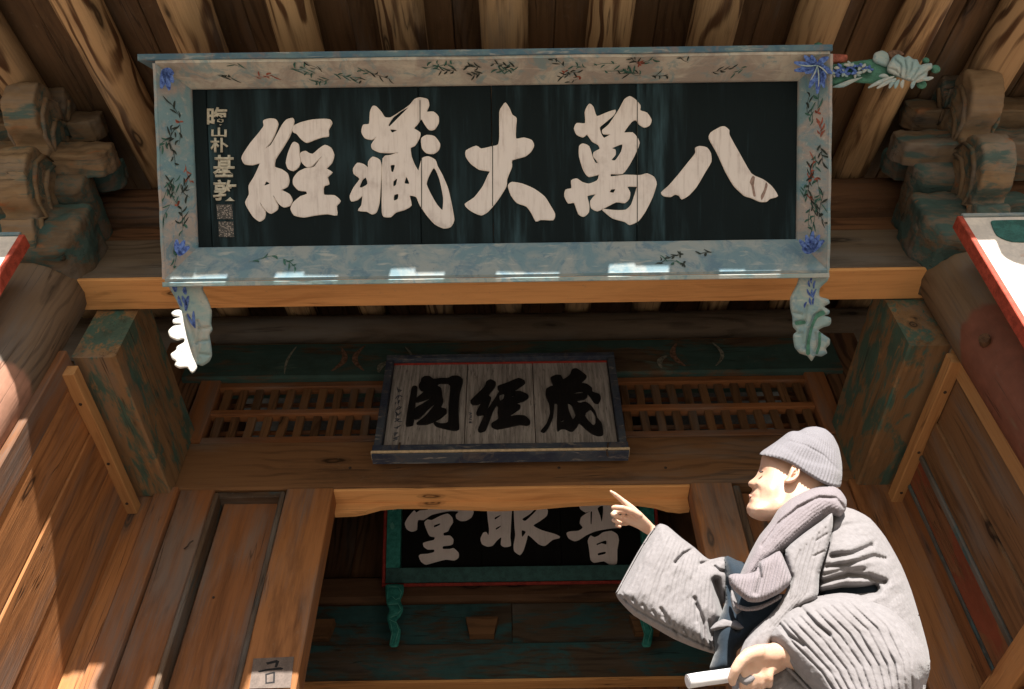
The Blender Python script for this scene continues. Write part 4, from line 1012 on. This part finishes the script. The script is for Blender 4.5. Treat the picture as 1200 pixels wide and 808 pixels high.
# nail holes and a small iron hook on the woodwork
def spot(name, x, y, z, ax, r, mat=None):
    a = Vector((x, y, z)); b = a+Vector(ax)*.004
    return sweep(name, a, b, circ(r, 10), mat or M['iron'], gate, up=(.1, .2, 1) if abs(ax[2]) < .5 else (1, 0, 0), n=1)
for sg in (-1, 1):
    for yy in (2.95, 3.38, 3.70): spot('nail_hole', sg*2.085, yy, 3.0215, (0, 0, -1), .008)
hk = onY(np.array([222.]), np.array([643.]), 3.79)[0]
log('iron_hook', (hk[0]-.03, 3.79, hk[2]), (hk[0]+.02, 3.765, hk[2]+.03), .004, M['iron'], gate, n=3)
for (px, Yf) in ((250, 3.862), (318, 3.862)):
    p = onY(np.array([float(px)]), np.array([700.]), Yf)[0]; spot('nail_hole', p[0], Yf+.004, p[2], (0, -1, 0), .006)
for px in (410, 655, 780):
    p = onY(np.array([float(px)]), np.array([548.]), 3.79)[0]; spot('nail_head', p[0], 3.796, p[2], (0, -1, 0), .009)

# ================================================================== THE MAN
YM = 1.62
def bodyY(off=0.0, lean=-.16):
    """depth along the ray of the upright surface y = YM + off + lean*(z-1.15)"""
    def f(px, py):
        r = ray(px, py); return (YM+off-lean*1.15)/(r[:, 1]-lean*r[:, 2])
    return f
man = thing('person', 'man in a grey quilted coat, knitted cap and scarf, pointing up at the signboards', 'person', (.67, 1.66, GF))
mm = lambda px, py, d: tuple((ray(np.array([float(px)]), np.array([float(py)]))*d)[0])
HZ = lambda t: Zp(840, 480, 4.49, t)
FZ = lambda t: Zp(690, 560, 6.736, t)
TZ = lambda t: Zp(840, 560, 3.258, t)
SZ = lambda t: Zp(715, 590, 4.04, t)
NZ = lambda t: Zp(780, 700, 6.667, t)

def bump_(P, c, r, a):
    d = P-np.array(c); return a*np.exp(-((d[:, 0]/r[0])**2+(d[:, 1]/r[1])**2))
def head_detail(P):
    q = lambda t: Zp(840, 480, 4.49, t)
    s = np.zeros(len(P))
    c = lambda x, y: (840+x/4.49, 480+y/4.49)
    s += bump_(P, c(285, 415), (11, 9), .006)             # cheekbone
    s += bump_(P, c(232, 330), (5.5, 4.0), -.012)         # eye socket
    s += bump_(P, c(238, 332), (3.0, 2.0), .007)          # eyeball
    s += bump_(P, c(225, 295), (6, 2.2), .006)            # brow
    s += crease(P, q('196 388 206 400 204 416 190 424'), 1.3, .008)   # nostril wing
    s += crease(P, q('212 405 225 435 222 470'), 1.6, .004)           # fold beside the mouth
    s += crease(P, q('168 452 190 456 208 462'), 1.0, .008)           # mouth
    s += bump_(P, c(182, 442), (3, 1.6), .003); s += bump_(P, c(182, 470), (3, 1.8), .004)
    s += bump_(P, c(200, 520), (8, 6), .005)              # chin
    s += crease(P, q('230 590 300 550 350 480 370 420'), 4, -.004)    # jaw line
    s += bump_(P, c(250, 480), (10, 9), -.006)            # hollow cheek
    return s
head_poly = HZ('240 235 232 265 226 300 214 332 204 352 188 366 168 380 162 392 166 404 182 412 188 422 182 434 170 446 172 456 178 460 168 470 170 484 164 496 156 512 156 530 166 556 192 574 232 588 262 588 300 590 360 640 460 660 560 620 640 540 640 420 650 300 630 190 560 120 460 110 360 150 280 200')
hV, hF = inflate_vf(head_poly, bodyY(-.0), .082, R=26, g=1.3, detail=head_detail, blur=6)

# capsules: (px, py, depth along ray, radius in metres)
class Blob:
    def __init__(s): s.bm = bmesh.new()
    def ball(s, p, r):
        m = Matrix.Translation(Vector(p)) @ Matrix.Scale(r, 4); bmesh.ops.create_icosphere(s.bm, subdivisions=2, radius=1.0, matrix=m)
    def chain(s, pts):
        for (a, ra), (b, rb) in zip(pts[:-1], pts[1:]):
            a = Vector(a); b = Vector(b); L = (b-a).length; n = max(1, int(L/(min(ra, rb)*.35)))
            for i in range(n+1):
                t = i/n; s.ball(a.lerp(b, t), ra+(rb-ra)*t)
    def add(s, V, F):
        vs = [s.bm.verts.new(tuple(q)) for q in V]
        for f in F:
            try: s.bm.faces.new([vs[i] for i in f])
            except ValueError: pass
    def build(s, name, voxel, mat, parent, smooth_it=2):
        bmesh.ops.delete(s.bm, geom=[v for v in s.bm.verts if not v.link_faces], context='VERTS')
        bmesh.ops.recalc_face_normals(s.bm, faces=s.bm.faces)
        me = bpy.data.meshes.new(name); s.bm.to_mesh(me); s.bm.free()
        o = bpy.data.objects.new(name, me); COL.objects.link(o)
        md = o.modifiers.new('r', 'REMESH'); md.mode = 'VOXEL'; md.voxel_size = voxel; md.use_smooth_shade = True
        if smooth_it:
            sm = o.modifiers.new('s', 'SMOOTH'); sm.iterations = smooth_it; sm.factor = .5
        dg = bpy.context.evaluated_depsgraph_get(); m2 = bpy.data.meshes.new_from_object(o.evaluated_get(dg))
        bpy.data.objects.remove(o); m2.name = name
        m2.materials.clear(); r = link(name, m2, mat, parent)
        m2.polygons.foreach_set('use_smooth', [True]*len(m2.polygons)); return r
B = Blob(); B.add(hV, hF)
DH = 2.10                                                # depth of the pointing hand
def fz(x, y, dd, rz):
    return (mm(690+x/6.736, 560+y/6.736, DH+dd), rz/6.736*DH/FPX)
B.chain([fz(520, 430, .02, 36), fz(450, 360, .01, 38), fz(390, 305, .0, 42), fz(330, 250, .0, 40), fz(300, 215, .0, 30)])
B.chain([fz(470, 420, .02, 34), fz(400, 370, .01, 38), fz(320, 335, .01, 38), fz(270, 320, .01, 34)])
B.chain([fz(310, 222, .0, 30), fz(258, 176, .0, 23), fz(212, 138, -.003, 20), fz(172, 108, -.004, 14)])       # index finger
B.chain([fz(400, 300, -.02, 30), fz(330, 262, -.032, 26), fz(268, 240, -.036, 24), fz(212, 236, -.034, 24), fz(190, 238, -.032, 19)])   # thumb
B.chain([fz(285, 262, .0, 26), fz(222, 262, .0, 25), fz(190, 290, -.01, 22), fz(225, 305, -.028, 19), fz(256, 314, -.032, 17)])     # middle
B.chain([fz(290, 320, .012, 25), fz(228, 318, .012, 23), fz(198, 336, .0, 21), fz(228, 350, -.018, 18), fz(252, 354, -.022, 15)])    # ring
B.chain([fz(300, 360, .02, 22), fz(246, 362, .02, 20), fz(222, 376, .01, 18), fz(246, 388, -.006, 15)])  # little
# forearm and arm inside the right sleeve
B.chain([fz(490, 400, .02, 36), (mm(790, 650, 2.06), .032), (mm(850, 700, 2.0), .042), (mm(960, 640, 2.06), .05)])
# left hand round the paper roll
DL = 1.62
def nz(x, y, dd, rz): return (mm(780+x/6.667, 700+y/6.667, DL+dd), rz/6.667*DL/FPX)
B.chain([nz(900, 430, .035, 88), nz(830, 450, .015, 88), nz(760, 450, .004, 84), nz(690, 480, .0, 76)])
B.chain([nz(880, 500, .035, 80), nz(810, 540, .012, 76), nz(740, 540, .002, 70), nz(670, 560, .002, 60)])
B.chain([nz(730, 430, -.004, 62), nz(650, 450, -.014, 54), nz(590, 500, -.020, 47), nz(545, 570, -.024, 43), nz(520, 640, -.022, 38), nz(522, 668, -.020, 32)])   # thumb
for i, (x0, y0, x1, y1) in enumerate(((612, 560, 610, 690), (676, 590, 672, 715), (742, 600, 742, 700), (808, 590, 812, 670))):
    r = 37-2*i
    B.chain([nz(x0+10, y0-20, -.004, r+4), nz(x0, y0+20, -.012, r+2), nz(x1, y1-30, -.014, r), nz(x1, y1+5, -.004, r-2), nz(x1-5, y1+20, .016, r-4), nz(x1-12, y1-20, .034, r-6)])
B.chain([nz(900, 440, .02, 80), (mm(960, 780, 1.66), .032), (mm(1040, 780, 1.72), .036), (mm(1030, 690, 1.95), .035)])
# trunk, hips and legs
B.chain([(mm(935, 590, 2.08), .058), (mm(965, 625, 2.06), .05), (mm(990, 690, 1.96), .05), (mm(985, 760, 1.82), .07), ((.69, 1.66, .72), .09), ((.68, 1.66, .60), .11)])
for s in (-1, 1):
    B.chain([((.68+s*.02, 1.66+s*.09, .60), .095), ((.67+s*.02, 1.64+s*.11, .18), .065), ((.68, 1.67+s*.12, -.17), .045)])
body = B.build('body', .0036, M['skin'], man)

# ear and eye
def offd(base, o):
    return lambda px, py: base(px, py)+o
inflate('ear', HZ('398 284 425 277 440 296 441 330 430 358 412 378 385 390 362 388 356 374 372 352 384 318'), offd(bodyY(), -.088), .016, M['skin'], man, R=4, g=.8, edge=.006, blur=1,
        detail=lambda P: crease(P, HZ('404 302 424 306 420 340 400 356'), 1.6, .009)+crease(P, HZ('410 330 392 360'), 1.2, .005))
inflate('eye', HZ('222 326 232 322 246 326 240 333 228 334'), offd(bodyY(), -.062), .004, M['eyedark'], man, R=1.5, g=.7, blur=0)

inflate('lips', HZ('168 450 176 446 188 450 204 460 192 463 178 466 170 470'), offd(bodyY(), -.010), .013, M['lip'], man, R=2, g=.7, blur=1)
# knitted cap with ribs and turned up brim
hat_poly = HZ('224 238 240 218 270 198 320 164 372 124 400 114 432 114 470 96 520 90 572 104 612 140 642 200 658 280 660 340 650 408 600 404 545 382 470 338 400 292 330 262 270 246')
def hat_detail(P):
    s = np.zeros(len(P)); tip = np.array([840+505/4.49, 480+92/4.49])
    # ribs follow the cap from its crown to the brim
    b0 = np.array([840+226/4.49, 480+240/4.49]); b1 = np.array([840+652/4.49, 480+408/4.49]); ax = (b1-b0)/np.linalg.norm(b1-b0)
    nx = np.array([ax[1], -ax[0]])
    u = (P-b0)@ax; v = (P-b0)@nx; L = np.linalg.norm(b1-b0)
    H = 48; k = 1-.45*np.clip(v/H, 0, 1)**2
    uc = (u-L*.56)/k
    s += .0018*np.sin(uc*1.55)
    s += .007*(1/(1+np.exp((v-15-2*np.sin(u*.09))/1.0)))                    # brim fold
    s += crease(P, HZ('240 215 380 165 470 190 560 240 640 320'), 1.3, .003)
    s += crease(P, HZ('430 118 520 150 600 210'), 3, .004)+crease(P, HZ('500 100 590 140 640 230'), 2.5, .004)
    return s
union_poly = HZ('224 238 240 218 270 198 320 164 372 124 400 114 432 114 470 96 520 90 572 104 612 140 642 200 658 280 660 340 650 408 650 540 560 620 460 640 360 640 300 590 262 588 232 588 192 574 166 556 156 530 156 512 164 496 170 484 178 460 170 446 188 422 182 412 184 366 204 352 214 332 222 300 226 270')
hat = inflate('cap', hat_poly, bodyY(.0), .094, M['hat'], man, R=26, g=1.0, detail=hat_detail, blur=3, hpoly=union_poly, edge=.012, detfade=3.0)

# coat body
def quilt(P, ga, gb, n, w, d, jitter=.0):
    s = np.zeros(len(P)); ga = np.array(ga); gb = np.array(gb)
    for i in range(n):
        t = i/(n-1); l = ga+(gb-ga)*t
        dd = seg_dist(P, l, False)
        ph = P[:, 0]*.31+P[:, 1]*.23+i*2.1; md = np.clip(.9+.8*vnoise(P[:, 0]/26+i*3.1, P[:, 1]/26, 50+i), .3, 1.4)
        ww = w
        s += -d*md*np.exp(-(dd/ww)**2)
    return s
def vnoise(x, y, seed):
    r = np.random.RandomState(seed).rand(64, 64); xi = np.floor(x).astype(int); yi = np.floor(y).astype(int); fx = x-xi; fy = y-yi
    fx = fx*fx*(3-2*fx); fy = fy*fy*(3-2*fy); g = lambda a, b: r[a % 64, b % 64]
    return (g(xi, yi)*(1-fx)+g(xi+1, yi)*fx)*(1-fy)+(g(xi, yi+1)*(1-fx)+g(xi+1, yi+1)*fx)*fy-.5
def puff(P, seed=0, a=.002, ang=.5, st=2.4):
    c, s_ = math.cos(ang), math.sin(ang); u = P[:, 0]*c+P[:, 1]*s_; v = -P[:, 0]*s_+P[:, 1]*c
    return a*(2.6*vnoise(u/(9*st), v/9, seed)+1.5*vnoise(u/(4*st), v/4, seed+1)+.7*vnoise(u/(2*st), v/2, seed+2))
coat_poly = [(950, 600), (975, 592), (1000, 597), (1020, 608), (1038, 630), (1056, 662), (1068, 692), (1079, 728), (1088, 762), (1090, 785), (1084, 812), (1090, 870), (1100, 950), (880, 950), (862, 880), (856, 830), (860, 790), (866, 768), (872, 752), (884, 736), (900, 722), (914, 706), (922, 690), (916, 676), (898, 672), (905, 655), (925, 630)]
def coat_detail(P):
    s = puff(P, 1, .0022, -.5)
    # back and upper arm stitching
    s += quilt(P, TZ('440 220 520 190 640 200 700 330 770 520 790 700'), TZ('420 330 480 300 560 300 600 420 640 600 700 800'), 13, 1.0, .0030)
    s += crease(P, TZ('396 448 480 432 560 430 600 424'), 6.0, .085)        # deep fold over the elbow
    s += crease(P, TZ('440 300 520 290 590 260'), 3.5, .022)+crease(P, TZ('420 340 500 330 600 300 640 310'), 3.0, .016)
    s += crease(P, TZ('400 400 500 370 580 380 640 400'), 4, .028)+crease(P, TZ('410 370 480 350 560 350'), 2.5, .010)
    s += crease(P, TZ('438 165 430 230 410 300 395 360 388 440'), 2.0, .026)     # edge of the front band
    s += crease(P, TZ('440 200 500 180 600 170'), 3, .008)
    for k in range(4):
        x = 300+k*24; s += crease(P, TZ('%d %d %d %d %d %d' % (x+70, 200, x+20, 360, x-20, 500)), 1.1, .0035)
    s += crease(P, TZ('560 460 640 560 700 720 720 808'), 1.5, .008)
    s += bump_(P, (1000, 650), (22, 18), .03)                            # shoulder
    return s
def body_d(px, py):
    return bodyY(.02)(px, py)
coat = inflate('coat', coat_poly, body_d, .135, M['coat'], man, R=60, g=1.4, detail=coat_detail, blur=8)
inflate('coat_fold_shade', TZ('392 430 430 395 560 385 620 400 640 440 600 480 420 480'), offd(bodyY(.02), -.045), .03, M['navy'], man, R=8, g=2, blur=2)  # dark piece added inside the elbow fold to paint its deep shade
# quilted near sleeve
ns_poly = TZ('182 602 215 545 260 500 330 470 390 452 470 440 540 446 590 470 660 500 730 560 790 640 815 700 800 770 740 860 640 930 520 930 430 900 350 806 280 730 222 660')
def ns_detail(P):
    s = puff(P, 3, .0013, .8)
    s += quilt(P, TZ('225 560 300 640 400 740 480 860'), TZ('560 450 680 560 740 700 750 860'), 12, 1.25, .0065)
    s += quilt(P, TZ('600 500 700 600 760 700 780 800'), TZ('760 560 800 650 820 720 830 800'), 8, 1.0, .003)
    s += crease(P, TZ('190 600 260 680 340 780'), 2.0, -.006)
    s += crease(P, TZ('240 560 275 600 330 640'), 2.2, .012)+crease(P, TZ('320 495 380 560 430 600'), 2.2, .010)
    return s
def ns_d(px, py):
    r = ray(px, py); return bodyY(-.10)(px, py)-.0008*(940-px).clip(-60, 60)*0
inflate('sleeve', ns_poly, ns_d, .095, M['coat'], man, R=34, g=1.25, detail=ns_detail, blur=6)['label'] = 'thickly quilted left sleeve'
# front collar band of the coat, hanging to the left hand
band_poly = TZ('440 135 400 165 330 215 262 275 270 340 286 385 270 425 232 500 170 560 110 620 85 680 60 760 110 800 180 760 200 640 235 590 300 500 372 470 388 440 392 370 420 280 442 190')
def band_detail(P):
    s = puff(P, 5, .0014, 1.9)
    for k in range(5):
        s += crease(P, TZ('%d %d %d %d %d %d %d %d' % (415-k*24, 190+k*22, 375-k*20, 320+k*8, 345-k*18, 440+k*6, 240-k*20, 560+k*8)), 1.0, .004)
    s += crease(P, TZ('420 215 380 240'), 1.2, .006)+crease(P, TZ('410 280 370 300'), 1.2, .006)
    return s
inflate('front_band', band_poly, offd(bodyY(.0), -.135), .022, M['coat'], man, R=9, g=1.4, detail=band_detail, blur=3, edge=.004)
# far sleeve on the pointing arm
fs_poly = SZ('236 97 214 116 178 162 128 244 78 334 34 414 28 432 44 462 110 530 200 584 300 642 400 684 496 714 512 700 498 640 502 590 540 545 548 500 552 430 572 345 566 292 588 276 570 256 528 254 472 266 440 246 400 210 336 162 272 108')
def fs_detail(P):
    s = puff(P, 7, .0020, 1.95)
    s += quilt(P, SZ('214 116 110 290 40 420'), SZ('500 290 490 450 480 690'), 21, .8, .0030)
    s += crease(P, SZ('310 280 345 240 400 212'), 1.8, .020)+crease(P, SZ('430 285 470 275 500 262'), 2.0, .020)
    s += crease(P, SZ('500 370 515 440 540 510'), 4.5, .045)+crease(P, SZ('400 450 440 560 445 680'), 2.2, .012)+crease(P, SZ('405 480 410 560'), 1.5, .010)
    s += crease(P, SZ('470 560 480 690'), 2, .012)+crease(P, SZ('240 500 300 590 330 640'), 2, .008)+crease(P, SZ('495 300 520 320 560 330'), 2, .015)
    s += crease(P, SZ('50 440 120 500 200 545 300 600 400 650 490 690'), 1.5, .010)
    for k in range(9): s += crease(P, SZ('%d %d %d %d' % (60+k*48, 425+k*28, 80+k*48, 470+k*26)), 1.4, .006)
    return s
def fs_d(px, py):
    return bodyY(.10)(px, py)+.0000*px
inflate('sleeve', fs_poly, fs_d, .085, M['coat'], man, R=30, g=1.2, detail=fs_detail, blur=6)['label'] = 'wide right sleeve of the pointing arm'
inflate('sleeve_hem', SZ('236 97 222 106 185 158 135 240 86 330 42 412 30 430 26 425 36 405 80 322 128 236 178 154 214 108'), offd(bodyY(.10), -.012), .012, M['coat'], man, R=1.6, g=.9, blur=1)
inflate('sleeve_hem', TZ('182 602 200 600 225 655 285 725 355 800 430 890 418 900 342 812 270 738 212 664'), offd(bodyY(-.10), -.022), .014, M['coat'], man, R=2.2, g=1.0, blur=1)
inflate('coat_flap', SZ('470 600 500 565 545 545 600 556 640 575 652 592 625 606 560 596 500 602'), offd(bodyY(.03), 0), .02, M['coat'], man, R=4, g=1.4, blur=2)
inflate('vest', SZ('540 255 600 270 680 300 760 420 880 440 880 560 760 600 680 640 600 700 590 800 470 800 496 700 490 600 545 470'), offd(bodyY(.06), 0), .05, M['navy'], man, R=20, g=2.5, blur=3,
        detail=lambda P: crease(P, SZ('560 380 590 500 600 600'), 4, .02))
inflate('shirt_edge', SZ('575 400 590 440 610 490 625 505 600 528 580 500 570 450'), offd(bodyY(.0), 0), .012, M['coat'], man, R=3, g=1.4, blur=1)
# scarf: wrap round the neck, knot and ribbed end
scarf_poly = [(903, 612), (912, 597), (925, 585), (942, 576), (958, 570), (974, 569), (985, 575), (992, 586), (991, 598), (984, 606), (972, 604), (960, 612), (944, 625), (926, 641), (908, 656), (894, 668), (884, 680), (868, 694), (861, 690), (867, 674), (878, 650), (890, 628)]
def scarf_detail(P):
    s = puff(P, 9, .0016, -.8)
    s += quilt(P, [(868, 685), (885, 655), (905, 625), (930, 600), (955, 582)], [(880, 684), (905, 656), (935, 630), (965, 606), (985, 596)], 8, .8, .0018)
    s += crease(P, [(893, 640), (912, 614), (935, 595), (960, 583), (980, 584), (990, 596)], 1.8, .010)
    s += .0011*np.sin((P[:, 0]+P[:, 1])*2.2)
    return s
inflate('scarf', scarf_poly, offd(bodyY(-.0), -.075), .065, M['knit'], man, R=14, g=1.2, detail=scarf_detail, blur=4)
knot_poly = TZ('45 375 70 366 110 368 150 356 162 322 200 300 240 280 262 322 285 380 276 410 240 442 170 474 120 474 75 440 50 410')
def knot_detail(P):
    a = np.array(TZ('160 360'))[0]; s = np.zeros(len(P))
    u = (P[:, 0]-a[0])*.97+(P[:, 1]-a[1])*.22
    s += .0022*np.sin(u*1.75)
    s += crease(P, TZ('158 330 165 380 150 440'), 2.4, .018)
    s += .006*np.sin(u*.28+1)
    return s
inflate('scarf', knot_poly, offd(bodyY(-.0), -.16), .028, M['knit'], man, R=9, g=1.0, detail=knot_detail, blur=3, edge=.003)['label'] = 'ribbed end of the scarf'
inflate('scarf_hem', TZ('62 468 80 482 115 494 160 488 205 470 245 446 246 462 205 486 160 506 110 510 75 498'), offd(bodyY(-.0), -.14), .012, M['knit'], man, R=2.6, g=.9, detail=lambda P: .002*np.sin(P[:, 0]*2.1), blur=1)
# lower clothes, outside the picture's lower edge
def loft(name, rings, mat, parent, n=28):
    V = []; F = []
    for (cx, cy, cz, rx, ry) in rings:
        for k in range(n):
            a = 2*math.pi*k/n; w = 1+.05*math.sin(5*a+cz*3); V.append((cx+rx*w*math.cos(a), cy+ry*w*math.sin(a), cz))
    for i in range(len(rings)-1):
        for k in range(n):
            a = i*n+k; b = i*n+(k+1) % n; F.append((a, b, b+n, a+n))
    F.append(tuple(range(n))); F.append(tuple((len(rings)-1)*n+k for k in range(n)))
    o = mesh(name, V, F, mat, parent, smooth=True); clean(o.data); return o
loft('coat_skirt', [(.68, 1.68, .74, .19, .17), (.68, 1.68, .55, .21, .19), (.68, 1.68, .35, .22, .21), (.68, 1.68, .22, .24, .23), (.68, 1.68, .20, .22, .21)], M['coat'], man)
for s in (-1, 1):
    loft('trouser_leg', [(.68, 1.66+s*.10, .58, .11, .10), (.67, 1.64+s*.115, .18, .105, .10), (.67, 1.66+s*.12, -.05, .10, .10), (.68, 1.66+s*.12, -.15, .055, .055)], M['navy'], man)
    loft('shoe', [(.65, 1.67+s*.12, -.248, .13, .05), (.65, 1.67+s*.12, -.215, .135, .052), (.66, 1.67+s*.12, -.18, .10, .045), (.68, 1.67+s*.12, -.13, .05, .045)], M['hat'], man)

# paper roll held in the left hand
roll = thing('paper_roll', 'rolled white paper gripped in the fist of the man in grey', 'paper', mm(860, 795, 1.62))
def cyl(name, p0, p1, r, mat, parent):
    return sweep(name, p0, p1, circ(r, 24), mat, parent, n=6, wob=.0003, smooth=True)
p0 = mm(806, 799, 1.605); p1 = mm(872, 789, 1.635)
cyl('paper_sheet', p0, p1, .0125, M['paper'], roll)
e = Vector(p0)+(Vector(p0)-Vector(p1)).normalized()*.0008
cyl('roll_core', tuple(e), tuple(Vector(p0)+(Vector(p1)-Vector(p0))*.02), .0085, flat('paper_core_shadow', (.55, .54, .56), .05, 10), roll)
